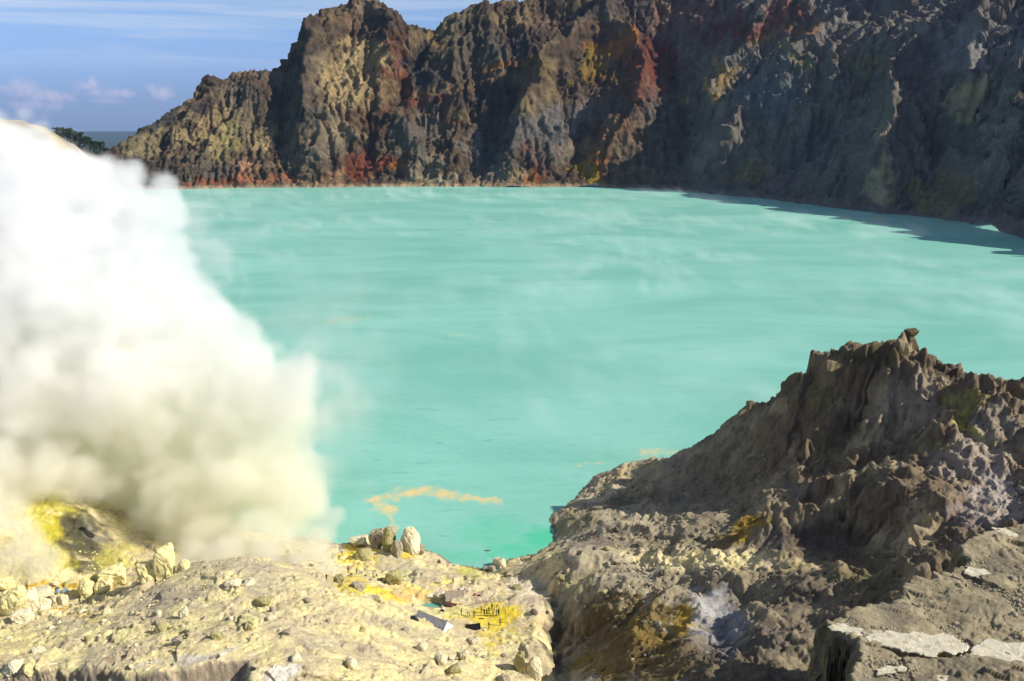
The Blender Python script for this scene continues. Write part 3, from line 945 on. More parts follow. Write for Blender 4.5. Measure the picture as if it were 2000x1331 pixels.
def poly_sdf(pts, X, Y):
    """signed distance, inside positive"""
    d = np.full(X.shape, 1e9, np.float32); ins = np.zeros(X.shape, bool)
    n = len(pts)
    for i in range(n):
        ax, ay = pts[i][:2]; bx, by = pts[(i + 1) % n][:2]
        L2 = (bx - ax) ** 2 + (by - ay) ** 2 + 1e-9
        t = np.clip(((X - ax) * (bx - ax) + (Y - ay) * (by - ay)) / L2, 0, 1)
        d = np.minimum(d, np.hypot(X - ax - t * (bx - ax), Y - ay - t * (by - ay)))
        c = ((ay > Y) != (by > Y)) & (X < (bx - ax) * (Y - ay) / (by - ay + 1e-12) + ax)
        ins ^= c
    return np.where(ins, d, -d)


# near ledge at the lower right
LZ = 72.0
ledge_px = [(1612, 1219), (1680, 1196), (1745, 1180), (1790, 1150), (1862, 1128), (1885, 1095), (1868, 1068), (1930, 1040), (2010, 1022), (2300, 1000), (2600, 1500), (1650, 1500), (1668, 1331), (1690, 1262), (1640, 1240)]
ledge = [PZ(a, b, LZ)[:2] for a, b in ledge_px]


def ledge_top(X, Y):
    return LZ + 0.5 + 0.05 * (105 - Y) + 0.02 * (X - 60)


sd = poly_sdf(ledge, X + 0.5 * G.wx, Y + 0.5 * G.wy)
cliff = np.minimum(G.H, ledge_top(X, Y) - 6)
skirt = ledge_top(X, Y) - 8 - 1.25 * np.maximum(-sd, 0) + 2.0 * fbm2(X / 6, Y / 6, 3, 15)     # rubble apron under the ledge
low = np.maximum(G.H, np.where(sd > -45, skirt, -99))
G.H = np.where(sd > -45, lerp(low, ledge_top(X, Y) + 0.35 * fbm2(X / 9, Y / 9, 3, 19), smooth(-1.2, 0.3, sd)), G.H).astype(np.float32)
# stratified lip along the bottom left: the ground drops towards the camera
lip_px = [(-400, 1290), (60, 1287), (115, 1282), (170, 1290), (210, 1288), (260, 1305), (300, 1308), (360, 1306), (420, 1294), (486, 1284), (492, 1297), (500, 1331), (620, 1324), (660, 1340), (700, 1500), (-400, 1700)]
lip = [PZ(a, b, 36.0)[:2] for a, b in lip_px]
sl = poly_sdf(lip, X + 0.35 * G.wx, Y + 0.35 * G.wy)
G.H -= (smooth(-0.4, 2.6, sl + 0.5 * fbm2(X / 3.5, Y / 3.5, 3, 199)) * (4.0 + 0.1 * np.clip(sl, 0, 30))).astype(np.float32)
# pit of the small pool and shaft below it
GP = PZ(842, 1186, 7.2)
G.line([(GP[0] - 1.8, GP[1] - .1), (GP[0] + 1.8, GP[1] + .2)], -2.0, 3.0, 'step')


def ground(x, y):
    return G.bil(x, y)


nu, nv = 1180, 900
U = np.linspace(-0.80, 0.80, nu)[None, :]
yr = 62.0 * (348.0 / 62.0) ** np.linspace(0, 1, nv)[:, None]
Yg = np.broadcast_to(yr, (nv, nu)).copy()
Xg = (U * Yg)
Zg = G.sample(Xg, Yg).astype(np.float64)
P = np.stack([Xg, Yg, Zg], 2)
N = grid_normals(box_blur(box_blur(P, 8), 8))
log('ground sampled')
hm = G.sample(Xg, Yg, hillm.astype(np.float32))
ledm = smooth(-1.0, 1.0, G.sample(Xg, Yg, np.clip(sd, -40, 40).astype(np.float32)))
ledn = smooth(-30, -1, G.sample(Xg, Yg, np.clip(sd, -40, 40).astype(np.float32)))
steep = 1 - smooth(0.45, 0.85, N[..., 2])
px, py, dep = project(P[..., 0], P[..., 1], P[..., 2])
# flats that stay smooth
flat = np.zeros(px.shape)
for (a, b, rx, ry, k) in ((950, 1215, 70, 28, .75), (845, 1183, 40, 16, .8), (120, 1160, 60, 14, .5), (700, 1078, 40, 12, .5), (1030, 1180, 60, 50, .5), (450, 1110, 150, 14, .4), (330, 1180, 60, 20, .4)):
    flat = np.maximum(flat, k * (1 - smooth(0.6, 1.3, np.hypot((px - a) / rx, (py - b) / ry))))
rough = (1 - flat)
lumps = fbm2(Xg / 26, Yg / 26, 3, 37)
blocky = smooth(-0.1, 0.45, lumps)
rk_ = np.clip(0.06 + 0.42 * blocky * (1 - hm) + 0.55 * hm + 0.5 * steep, 0, 1.1)
wq = fbm3(P[..., 0] / 6, P[..., 1] / 6, P[..., 2] / 6, 2, 48) * 0.4
d3 = (0.30 + 0.6 * hm) * fbm3(P[..., 0] / 6.5, P[..., 1] / 6.5, P[..., 2] / 8, 4, 50, 0.55)
d3 += (0.4 - 0.1 * hm) * 2.2 * facets3(P[..., 0] / 9 + wq, P[..., 1] / 9, P[..., 2] / 18 + wq, 124)
d3 += rk_ * (1 - 0.75 * hm) * 0.95 * facets3(P[..., 0] / 3.3 + wq, P[..., 1] / 3.3 + wq, P[..., 2] / (4.4 + 3 * (hm > .5)), 125)
d3 += hm * (1.35 * (rmf2((P[..., 0] + .3 * P[..., 2]) / 6.5 + wq, (P[..., 2] + 0.5 * P[..., 1]) / 10, 5, 165, 0.6) - 0.4))
d3 += (1 - hm) * (0.3 + 0.6 * blocky) * 0.7 * (rmf2(Xg / 5 + wq, Yg / 5, 4, 166, 0.62) - 0.4)
d3 += rk_ * (1 - 0.4 * hm) * 0.42 * facets3(P[..., 0] / 1.3, P[..., 1] / 1.3, P[..., 2] / 1.7, 126)
d3 += (0.25 + 0.75 * rk_) * 0.22 * noise3(P[..., 0] / 0.9, P[..., 1] / 0.9, P[..., 2] / 0.9, 127)
clump = smooth(0.05, 0.4, fbm2(Xg / 8, Yg / 8, 3, 43))
g1, g2, gid = cells2(Xg / 1.6 + wq * 2, Yg / 1.6 + wq * 2, 9)
d3 += 0.42 * smooth(0.5, 0.22, g1) * (gid > 0.6) * clump
h1, h2, hid = cells2(Xg / 0.75 + wq * 2, Yg / 0.75, 19)
d3 += 0.20 * smooth(0.5, 0.2, h1) * (hid > 0.5) * (0.15 + 0.85 * clump)
d3 *= rough * lerp(1.0, 0.62, ledm)
tox = smooth(-0.5, 1.0, P[..., 2])
P = P + N * (d3 * (0.3 + 0.7 * tox))[..., None]
# horizontal strata on the cliffs of ledge and lip
strata = np.sin(P[..., 2] * 3.2 + 1.5 * noise2(Xg / 6, Yg / 6, 81)) * steep * (ledn * (1 - ledm) + (hm < 0.1) * smooth(150, 146, Yg) * 1.0)
P[..., 1] += 0.18 * strata
N = grid_normals(P)
log('ground displaced')
px, py, dep = project(P[..., 0], P[..., 1], P[..., 2])
nX = fbm2(Xg / 7, Yg / 7, 4, 60) * 22; nY = fbm2(Xg / 7, Yg / 7, 4, 61) * 16
C = np.zeros(P.shape, np.float32)
beige = ca([.70, .60, .325]); greyb = ca([.54, .46, .295]); sul = ca([.76, .69, .33]); hillc = ca([.175, .134, .088]); hillt = ca([.38, .315, .20])
mot = fbm2(Xg / 9, Yg / 9, 5, 66, 0.6)
C[:] = beige
C = lerp(C, greyb, smooth(-0.15, 0.35, mot)[..., None])
C = lerp(C, sul * 0.95, (smooth(0.1, 0.7, -mot) * 0.45)[..., None])
gully = smooth(1062, 1085, px + 0.5 * nX)
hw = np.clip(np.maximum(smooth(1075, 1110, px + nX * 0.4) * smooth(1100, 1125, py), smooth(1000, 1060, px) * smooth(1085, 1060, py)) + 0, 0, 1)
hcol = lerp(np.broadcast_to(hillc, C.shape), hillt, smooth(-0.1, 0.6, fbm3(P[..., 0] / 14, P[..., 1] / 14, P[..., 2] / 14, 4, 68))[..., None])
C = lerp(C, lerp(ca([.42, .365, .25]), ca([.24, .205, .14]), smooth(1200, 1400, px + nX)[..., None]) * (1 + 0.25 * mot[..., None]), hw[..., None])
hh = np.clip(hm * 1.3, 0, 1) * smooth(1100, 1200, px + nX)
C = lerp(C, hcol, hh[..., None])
yel = [.84, .64, .06]; pyel = [.80, .70, .24]; white = [.70, .66, .56]; oc = [.26, .175, .045]; orb = [.50, .28, .06]; pinkb = [.52, .42, .33]; wh2 = [.30, .30, .31]; yel2 = [.34, .32, .06]
gb = [
    (60, 1150, 120, 60, 0, [.72, .66, .34], .75), (140, 1160, 90, 12, -8, [.70, .52, .12], .9), (100, 1142, 60, 8, 0, [.62, .40, .05], .9), (170, 1205, 60, 10, -10, [.62, .47, .12], .5), (30, 1260, 90, 30, 0, [.64, .56, .25], .6),
    (105, 1040, 60, 70, 40, [.46, .41, .04], 1.0), (165, 1060, 50, 90, -38, [.10, .09, .05], 1.0), (175, 1060, 40, 80, -38, [.075, .07, .045], 1.0), (200, 1060, 12, 70, -40, [.22, .21, .17], .7), (120, 1085, 40, 30, 0, [.50, .44, .05], .8), (60, 980, 80, 50, 0, [.46, .42, .08], .9),
    (230, 1090, 60, 30, 0, [.55, .5, .12], .6), (400, 1082, 80, 16, 0, [.62, .55, .16], .8),
    (480, 1105, 170, 16, 3, [.44, .385, .28], .8), (330, 1170, 90, 26, -20, [.42, .36, .27], .8), (560, 1150, 110, 26, 12, [.45, .40, .28], .6), (620, 1180, 90, 20, 25, [.56, .49, .30], .6), (420, 1215, 150, 24, 0, [.50, .44, .25], .5),
    (640, 1255, 130, 26, 15, [.42, .36, .27], .5), (760, 1215, 60, 20, 30, [.38, .34, .25], .6), (480, 1250, 60, 14, 0, [.55, .5, .3], .5), (870, 1290, 70, 30, 10, [.54, .48, .30], .6), (100, 1220, 120, 14, 0, [.50, .45, .32], .6),
    (400, 1280, 90, 8, -4, [.62, .59, .50], .9), (330, 1295, 80, 7, -4, [.58, .53, .42], .8), (550, 1312, 55, 16, 0, [.74, .70, .62], .95), (640, 1325, 40, 9, 0, [.22, .16, .07], .95),
    (700, 1085, 45, 26, 0, yel, .85), (680, 1135, 40, 22, 20, [.55, .45, .10], .8), (720, 1150, 60, 14, 12, [.50, .42, .07], .85), (760, 1165, 50, 9, 18, yel, .8), (790, 1075, 45, 30, 0, [.50, .44, .30], .8), (740, 1100, 30, 8, 0, pyel, .7),
    (790, 1110, 80, 14, 10, [.46, .40, .28], .8), (800, 1125, 70, 6, 8, [.40, .40, .20], .5), (770, 1140, 40, 12, 0, [.66, .52, .24], .7), (850, 1145, 70, 14, 12, [.66, .54, .34], .8), (810, 1165, 50, 10, 8, [.66, .44, .12], .8), (830, 1150, 50, 5, 15, yel, .7),
    (870, 1138, 30, 8, 0, [.72, .58, .16], .8), (915, 1112, 30, 10, 0, [.50, .50, .10], .85), (925, 1122, 22, 8, 0, yel2, .7), (880, 1120, 40, 8, 10, [.50, .42, .28], .6),
    (850, 1170, 40, 5, -8, pinkb, .6), (930, 1165, 70, 16, 0, [.58, .48, .34], .7), (900, 1155, 20, 10, 0, [.62, .55, .42], .7),
    (950, 1207, 62, 24, 6, yel, .97), (900, 1200, 40, 12, 0, [.56, .50, .16], .7), (985, 1200, 40, 26, 20, [.84, .64, .06], .95), (960, 1240, 40, 18, 60, [.70, .55, .10], .85), (1000, 1250, 50, 14, 15, [.66, .54, .22], .6),
    (1030, 1150, 45, 20, 0, [.60, .52, .42], .9), (1040, 1190, 30, 45, 0, [.58, .48, .36], .8), (1050, 1220, 26, 30, 0, [.62, .48, .22], .6), (990, 1170, 50, 10, 0, [.58, .50, .30], .7), (1030, 1280, 40, 30, 0, [.42, .36, .24], .5),
    (935, 1175, 18, 6, 0, [.30, .22, .17], .7), (760, 1170, 30, 6, 0, [.50, .30, .04], .5),
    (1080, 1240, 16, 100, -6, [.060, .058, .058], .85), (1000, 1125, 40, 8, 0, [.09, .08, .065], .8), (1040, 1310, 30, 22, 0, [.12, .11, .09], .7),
    (1150, 1085, 70, 30, 0, [.44, .38, .28], .9), (1120, 1150, 60, 40, 0, [.38, .34, .20], .9), (1210, 1120, 60, 26, 0, [.36, .31, .22], .8), (1100, 1185, 20, 20, 0, [.40, .37, .26], .7), (1190, 1190, 60, 26, 0, [.32, .29, .17], .8),
    (1180, 1055, 60, 14, 0, [.15, .12, .10], .7), (1250, 1060, 70, 24, 0, [.26, .225, .15], .8), (1130, 1015, 50, 26, 0, [.26, .225, .13], .8), (1320, 1060, 60, 16, -10, [.24, .21, .13], .7), (1040, 1075, 40, 12, 0, [.16, .14, .10], .7),
    (1220, 980, 90, 16, -8, [.11, .10, .055], .7), (1210, 925, 70, 16, -25, [.42, .34, .20], .9), (1290, 900, 70, 9, -14, [.40, .33, .21], .9), (1150, 958, 30, 10, 0, [.36, .29, .2], .8), (1250, 950, 60, 12, -20, [.19, .165, .09], .6),
    (1250, 1250, 130, 90, 25, [.19, .145, .06], .85), (1230, 1270, 60, 40, 40, oc, .7), (1300, 1190, 60, 26, 20, [.23, .165, .05], .7), (1330, 1205, 34, 34, 0, [.36, .25, .04], .9), (1180, 1310, 60, 26, 0, [.28, .20, .05], .6), (1150, 1220, 26, 16, 0, [.26, .19, .05], .7),
    (1230, 1270, 170, 100, 20, [.150, .105, .045], .8), (1420, 1290, 120, 60, 20, [.11, .088, .065], .7), (1270, 1240, 60, 30, 30, oc, .7), (1170, 1300, 50, 30, 0, oc, .7), (1330, 1205, 30, 34, 0, [.34, .23, .04], .9), (1400, 1210, 58, 62, -10, wh2, .9), (1370, 1190, 30, 40, 0, [.42, .42, .42], .7), (1440, 1230, 30, 40, 0, [.24, .24, .26], .7), (1420, 1260, 26, 30, 0, [.16, .16, .18], .7), (1500, 1250, 50, 50, 0, [.115, .10, .09], .7),  # first patch darkens the lit lower hill slope to paint in its shade
    (1455, 1035, 56, 22, -28, [.34, .22, .035], .95), (1400, 1060, 60, 16, -30, [.20, .14, .06], .7), (1500, 990, 50, 8, -25, [.38, .30, .16], .8), (1420, 950, 80, 20, -20, [.18, .13, .07], .6), (1560, 960, 50, 18, -10, [.24, .21, .17], .6),
    (1510, 1060, 40, 20, 0, [.20, .17, .15], .7), (1350, 970, 60, 20, -20, [.17, .15, .12], .6),
    (1610, 770, 26, 50, 15, [.20, .175, .075], .7), (1610, 870, 22, 40, 0, [.19, .165, .07], .7), (1700, 690, 90, 22, -5, [.105, .085, .045], .9), (1740, 800, 50, 60, 10, [.34, .29, .20], .85), (1790, 780, 60, 70, 0, [.30, .25, .19], .8), (1840, 720, 60, 12, 15, [.07, .055, .045], .8),
    (1880, 780, 50, 20, 20, [.30, .29, .08], .55), (1900, 830, 50, 14, 45, [.46, .42, .08], .85), (1830, 870, 50, 16, -20, [.28, .26, .10], .7), (1960, 820, 60, 40, 0, [.32, .275, .21], .8), (1900, 900, 90, 60, 0, [.34, .285, .235], .85), (1950, 960, 60, 50, 0, [.46, .42, .39], .7),
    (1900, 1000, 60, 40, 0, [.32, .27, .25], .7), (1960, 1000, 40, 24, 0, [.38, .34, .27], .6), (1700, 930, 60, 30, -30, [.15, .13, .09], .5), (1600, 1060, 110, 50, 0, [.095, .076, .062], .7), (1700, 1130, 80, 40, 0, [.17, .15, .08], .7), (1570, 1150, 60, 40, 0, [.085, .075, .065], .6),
]
PAINT_N = fbm2(Xg / 4.5, Yg / 4.5, 4, 161, 0.6) * 0.6
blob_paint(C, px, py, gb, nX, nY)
# ledge: grey-brown grit, pale cracked crust
lt = ledm[..., None]
C = lerp(C, lerp(np.broadcast_to(ca([.36, .31, .20]), C.shape), ca([.25, .215, .145]), smooth(-0.3, 0.5, mot)[..., None]), lt)
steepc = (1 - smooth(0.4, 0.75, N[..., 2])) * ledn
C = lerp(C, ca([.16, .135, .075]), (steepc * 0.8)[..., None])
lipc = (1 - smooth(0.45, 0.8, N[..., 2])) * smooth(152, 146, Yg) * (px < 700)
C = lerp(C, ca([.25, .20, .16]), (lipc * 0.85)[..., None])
below = smooth(0.2, 2.0, G.sample(Xg, Yg, np.clip(sl, -40, 40).astype(np.float32)))
C = lerp(C, ca([.30, .25, .19]), (below * 0.7)[..., None])
# wet dark rim and salty crust along the water
wet = (1 - smooth(0.15, 0.9, P[..., 2] + 0.4 * noise2(Xg / 2, Yg / 2, 6)))
C = lerp(C, ca([.13, .125, .08]), (wet * 0.8)[..., None])
fine = noise2(Xg / 0.6, Yg / 0.6, 91) + 0.6 * noise2(Xg / 1.6, Yg / 1.6, 92)
C *= (1 + 0.16 * fine)[..., None]
C = lerp(C, C * ca([.62, .60, .50]), (smooth(0.35, 0.8, fbm2(Xg / 2.2, Yg / 2.2, 3, 93)) * 0.6)[..., None])
C = np.clip(C, .02, .86)
M_ground = rock_material('ground_rock', 1.0, 1.0, 0.36, 0.5)
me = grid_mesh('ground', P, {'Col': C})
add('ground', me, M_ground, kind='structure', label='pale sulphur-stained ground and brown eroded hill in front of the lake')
log('ground mesh')

# ================================================================== LAKE
ys = 205.0 * (1760.0 / 205.0) ** np.linspace(0, 1, 700)[:, None]
us = np.linspace(-0.75, 0.75, 1000)[None, :]
Yl = np.broadcast_to(ys, (700, 1000)).copy(); Xl = us * Yl
Zl = np.zeros_like(Xl)
P = np.stack([Xl, Yl, Zl], 2)
px, py, dep = project(Xl, Yl, Zl)
wx = fbm2(Xl / 8, Yl / 8, 5, 71, 0.6) * 17; wy = fbm2(Xl / 8, Yl / 8, 5, 72, 0.6) * 7
scum = np.zeros(Xl.shape, np.float32)


def stroke(pts, strength=1.0):
    for k in range(len(pts) - 1):
        ax, ay, aw = pts[k]; bx, by, bw = pts[k + 1]
        X_ = px + wx; Y_ = py + wy
        L2 = (bx - ax) ** 2 + (by - ay) ** 2
        t = np.clip(((X_ - ax) * (bx - ax) + (Y_ - ay) * (by - ay)) / L2, 0, 1)
        d = np.hypot(X_ - ax - t * (bx - ax), Y_ - ay - t * (by - ay)) / lerp(aw, bw, t)
        scum[:] = np.maximum(scum, strength * (1 - smooth(0.1, 1.15, d)))


stroke([(764, 1032, 7), (768, 1015, 7), (762, 1000, 12), (735, 986, 11), (728, 981, 8), (765, 972, 13), (800, 962, 12), (840, 958, 12), (880, 966, 12), (920, 974, 6), (970, 981, 7)])
stroke([(1130, 908, 4), (1170, 904, 3)], .5)
stroke([(1250, 886, 6), (1320, 882, 5)], .7)
stroke([(1250, 896, 5), (1290, 892, 3)], .5)
stroke([(1705, 426, 5), (1730, 427, 3)], .9)
stroke([(640, 628, 5), (718, 620, 4)], .45)
stroke([(890, 655, 4), (925, 660, 3)], .3)
stroke([(575, 448, 4), (600, 452, 3)], .3)
fil = 0.45 + 0.55 * smooth(-0.4, 0.4, fbm2(Xl / 3.5, Yl / 6.0, 4, 44))
scum *= fil
green = np.zeros(Xl.shape)
for (a, b, rx, ry, k) in ((1060, 1052, 60, 32, 1.0), (1000, 1075, 70, 26, .8), (900, 1088, 80, 18, .5), (960, 1040, 90, 40, .5)):
    green = np.maximum(green, k * (1 - smooth(0.3, 1.2, np.hypot((px + wx - a) / rx, (py + wy - b) / ry))))
me = grid_mesh('lake', P, {'scum': scum, 'green': green})
m = bpy.data.materials.new('lake_water'); m.use_nodes = True
g = NT(m.node_tree)
pos = g.n('ShaderNodeNewGeometry').outputs['Position']
milk = g.noise(g.vmul(pos, (0.006, 0.012, 1)), 1.0, 6, 0.6, 0.8)
st = g.noise(g.vmul(pos, (0.012, 0.05, 1)), 1.0, 5, 0.65, 0.6)
c = g.mix(g.mapr(milk, 0.3, 0.7), (0.160, 0.425, 0.350), (0.230, 0.515, 0.445))
c = g.mix(g.math('MULTIPLY', g.mapr(st, 0.5, 0.75), 0.2), c, (0.28, 0.56, 0.49))
lone = g.noise(g.vmul(pos, (0.06, 0.20, 1)), 1.0, 5, 0.7, 0.5)
c = g.mix(g.math('MULTIPLY', g.mapr(lone, 0.57, 0.72), 0.5), c, (0.07, 0.34, 0.30))
gr = g.n('ShaderNodeAttribute', attribute_name='green').outputs['Fac']
c = g.mix(g.math('MULTIPLY', gr, 0.75), c, (0.04, 0.47, 0.27))
sc = g.n('ShaderNodeAttribute', attribute_name='scum').outputs['Fac']
c = g.mix(sc, c, (0.62, 0.50, 0.24))
wv1 = g.noise(g.vmul(pos, (0.20, 0.5, 1)), 1.0, 6, 0.68, 0.3)
bp = g.n('ShaderNodeBump', {'Height': wv1, 'Strength': 0.8, 'Distance': 0.4})
b = g.n('ShaderNodeBsdfPrincipled', {'Base Color': c, 'Roughness': 0.42, 'Specular IOR Level': 0.16, 'Normal': bp.outputs[0]})
g.n('ShaderNodeOutputMaterial', {'Surface': b.outputs[0]})
add('lake', me, m, kind='structure', label='milky turquoise crater lake with faint pale streaks')
# under the near inlet and left bank the sheet continues
log('lake')

# ================================================================== STEAM, MIST, HAZE
def volume_grid(name, lo, hi, res, dens, mat, **props):
    """an object whose volume holds the given density array (z, y, x order)"""
    nx_, ny_, nz_ = res
    me = bpy.data.meshes.new(name)
    n = nx_ * ny_ * nz_
    me.vertices.add(n)
    a = me.attributes.new('density', 'FLOAT', 'POINT')
    a.data.foreach_set('value', dens.reshape(-1).astype(np.float32))
    o = add(name, me, None, **props)
    tree = bpy.data.node_groups.new(name, 'GeometryNodeTree')
    tree.interface.new_socket('Geometry', in_out='INPUT', socket_type='NodeSocketGeometry')
    tree.interface.new_socket('Geometry', in_out='OUTPUT', socket_type='NodeSocketGeometry')
    N_ = tree.nodes; L = tree.links
    gi = N_.new('NodeGroupInput'); go = N_.new('NodeGroupOutput')
    vc = N_.new('GeometryNodeVolumeCube')
    vc.inputs['Min'].default_value = lo; vc.inputs['Max'].default_value = hi
    for k, v in zip(('Resolution X', 'Resolution Y', 'Resolution Z'), res):
        vc.inputs[k].default_value = v
    vc.inputs['Background'].default_value = 0.0
    pos = N_.new('GeometryNodeInputPosition')
    sub = N_.new('ShaderNodeVectorMath'); sub.operation = 'SUBTRACT'; sub.inputs[1].default_value = lo
    mul = N_.new('ShaderNodeVectorMath'); mul.operation = 'MULTIPLY'
    mul.inputs[1].default_value = tuple((r - 1) / (h - l) for r, h, l in zip(res, hi, lo))
    L.new(pos.outputs[0], sub.inputs[0]); L.new(sub.outputs[0], mul.inputs[0])
    rd_ = N_.new('ShaderNodeVectorMath'); rd_.operation = 'ADD'; rd_.inputs[1].default_value = (.5, .5, .5)
    fl = N_.new('ShaderNodeVectorMath'); fl.operation = 'FLOOR'
    L.new(mul.outputs[0], rd_.inputs[0]); L.new(rd_.outputs[0], fl.inputs[0])
    sp = N_.new('ShaderNodeSeparateXYZ'); L.new(fl.outputs[0], sp.inputs[0])

    def m_(op, a_, b_):
        q_ = N_.new('FunctionNodeIntegerMath'); q_.operation = op
        for i_, v_ in ((0, a_), (1, b_)):
            if isinstance(v_, (int, float)):
                q_.inputs[i_].default_value = int(v_)
            else:
                L.new(v_, q_.inputs[i_])
        return q_.outputs[0]

    def cl(s_, hi_):
        c_ = N_.new('ShaderNodeClamp'); c_.inputs['Min'].default_value = 0; c_.inputs['Max'].default_value = hi_
        L.new(s_, c_.inputs[0]); return c_.outputs[0]
    ix_, iy_, iz_ = cl(sp.outputs[0], nx_ - 1), cl(sp.outputs[1], ny_ - 1), cl(sp.outputs[2], nz_ - 1)
    idx = m_('ADD', m_('ADD', m_('MULTIPLY', iz_, nx_ * ny_), m_('MULTIPLY', iy_, nx_)), ix_)
    si = N_.new('GeometryNodeSampleIndex'); si.data_type = 'FLOAT'; si.domain = 'POINT'
    at = N_.new('GeometryNodeInputNamedAttribute'); at.data_type = 'FLOAT'; at.inputs[0].default_value = 'density'
    L.new(gi.outputs[0], si.inputs['Geometry']); L.new(at.outputs[0], si.inputs['Value']); L.new(idx, si.inputs['Index'])
    L.new(si.outputs[0], vc.inputs['Density'])
    sm = N_.new('GeometryNodeSetMaterial'); sm.inputs['Material'].default_value = mat
    L.new(vc.outputs[0], sm.inputs[0]); L.new(sm.outputs[0], go.inputs[0])
    md = o.modifiers.new('volume', 'NODES'); md.node_group = tree
    return o


def steam_material(name, dens, low, high, z0, z1, aniso=0.0):
    m = bpy.data.materials.new(name); m.use_nodes = True
    g = NT(m.node_tree)
    pos = g.n('ShaderNodeNewGeometry').outputs['Position']
    z = g.n('ShaderNodeSeparateXYZ', {0: pos}).outputs[2]
    c = g.mix(g.mapr(z, z0, z1), low, high) if low != high else tuple(low) + (1,)
    d = g.n('ShaderNodeAttribute', attribute_name='density').outputs['Fac']
    v = g.n('ShaderNodeVolumePrincipled', {'Color': c, 'Density': g.math('MULTIPLY', d, dens), 'Anisotropy': aniso, 'Density Attribute': ''})
    g.n('ShaderNodeOutputMaterial', {'Volume': v.outputs[0]})
    return m


puffs = [(290, 430, 286, 70, 1), (315, 490, 282, 62, 1), (320, 375, 290, 44, .8), (345, 570, 276, 62, .9), (400, 620, 268, 70, .8), (330, 430, 286, 40, .9), (480, 650, 262, 56, .6), (260, 350, 294, 40, .7),
    # pixel x, y, forward distance, radius in photo pixels, density
    (30, 935, 234, 80, 1), (90, 915, 238, 70, 1), (150, 925, 240, 60, .8), (-30, 980, 226, 80, 1), (30, 1092, 212, 60, 1), (85, 1108, 211, 42, 1), (-40, 1050, 215, 90, 1), (10, 1010, 222, 60, 1), (140, 1125, 210, 26, .3), (50, 1050, 216, 50, 1),
    (300, 1050, 246, 66, .7), (360, 1062, 240, 60, .8), (430, 1052, 238, 76, 1), (520, 1045, 234, 80, 1), (590, 1065, 229, 66, 1), (622, 1092, 224, 42, 1), (632, 1118, 221, 24, 1), (632, 1044, 227, 44, 1), (652, 1010, 228, 26, .9), (655, 1070, 223, 20, .9),
    (470, 1096, 228, 56, .8), (400, 1098, 228, 40, .7), (540, 1112, 223, 46, .9), (590, 1122, 221, 34, .9), (450, 1082, 213, 42, .7), (520, 1090, 212, 42, .8), (580, 1106, 211, 36, .8), (380, 1084, 215, 34, .6), (625, 1122, 210, 24, .84), (641, 1118, 205, 26, .84), (655, 1122, 207, 20, .7), (620, 1060, 226, 46, 1), (250, 1085, 246, 40, .3), (320, 1110, 236, 30, .25),
    (250, 960, 262, 118, 1), (380, 930, 254, 130, 1), (500, 915, 250, 120, 1), (560, 980, 242, 82, 1), (605, 985, 240, 48, .8), (575, 890, 250, 50, .8), (20, 900, 252, 110, .8), (-120, 900, 252, 150, 1), (140, 880, 268, 110, .9),
    (100, 780, 266, 170, 1), (300, 790, 262, 165, 1), (440, 790, 258, 130, 1), (530, 770, 254, 88, 1), (575, 740, 252, 52, .8), (600, 830, 252, 52, .5), (-140, 760, 266, 190, 1),
    (100, 620, 278, 180, 1), (260, 650, 272, 135, 1), (385, 705, 264, 100, 1), (470, 700, 260, 72, 1), (-150, 600, 280, 200, 1), (340, 640, 270, 60, .8), (540, 690, 256, 40, .5),
    (80, 460, 292, 165, 1), (200, 500, 288, 120, 1), (270, 560, 282, 85, 1), (60, 345, 302, 105, 1), (-100, 380, 306, 180, 1), (150, 385, 298, 95, 1), (225, 415, 294, 85, 1), (290, 395, 292, 42, .55), (325, 430, 288, 40, .8), (330, 480, 286, 40, .8),
    (340, 385, 290, 24, .35), (250, 330, 296, 34, .35), (200, 350, 296, 46, .7), (280, 345, 296, 24, .3), (20, 285, 308, 55, .9), (-60, 260, 310, 70, 1), (100, 310, 304, 40, .7), (355, 545, 278, 40, .6), (300, 470, 288, 40, .6),
    (420, 540, 262, 90, .26), (395, 470, 266, 60, .2), (460, 640, 262, 80, .34), (640, 760, 246, 90, .16), (660, 880, 240, 80, .12), (690, 580, 244, 70, .05), (560, 620, 252, 90, .10), (720, 720, 240, 90, .06), (625, 940, 240, 70, .26), (560, 560, 256, 80, .07), (480, 430, 270, 60, .07), (640, 660, 246, 60, .12), (700, 820, 240, 60, .07), (690, 950, 236, 50, .06), (600, 700, 250, 60, .3), (640, 850, 243, 50, .3), (400, 400, 280, 50, .16),
    (470, 520, 262, 60, .06),
]
vlo, vhi, cell = (-250.0, 190.0, 0.0), (-22.0, 350.0, 190.0), 1.25
res = tuple(int((h - l) / cell) + 1 for l, h in zip(vlo, vhi))
vx = np.linspace(vlo[0], vhi[0], res[0], dtype=np.float32); vy = np.linspace(vlo[1], vhi[1], res[1], dtype=np.float32); vz = np.linspace(vlo[2], vhi[2], res[2], dtype=np.float32)
# warp noise made on a half-resolution lattice
hz, hy, hx = np.meshgrid(vz[::2], vy[::2], vx[::2], indexing='ij')
nA = fbm3(hx / 34, hy / 34, hz / 34, 2, 200, 0.5)
nB = fbm3(hx / 11, hy / 11, hz / 11, 2, 210, 0.55)


def up2(A, shp):
    for ax in range(3):
        B = np.repeat(A, 2, axis=ax)
        sl1 = [slice(None)] * 3; sl2 = [slice(None)] * 3; sl3 = [slice(None)] * 3
        n_ = A.shape[ax]
        sl1[ax] = slice(1, 2 * n_ - 1, 2); sl2[ax] = slice(0, n_ - 1); sl3[ax] = slice(1, n_)
        B[tuple(sl1)] = 0.5 * (A[tuple(sl2)] + A[tuple(sl3)])
        A = B
    return A[:shp[0], :shp[1], :shp[2]]


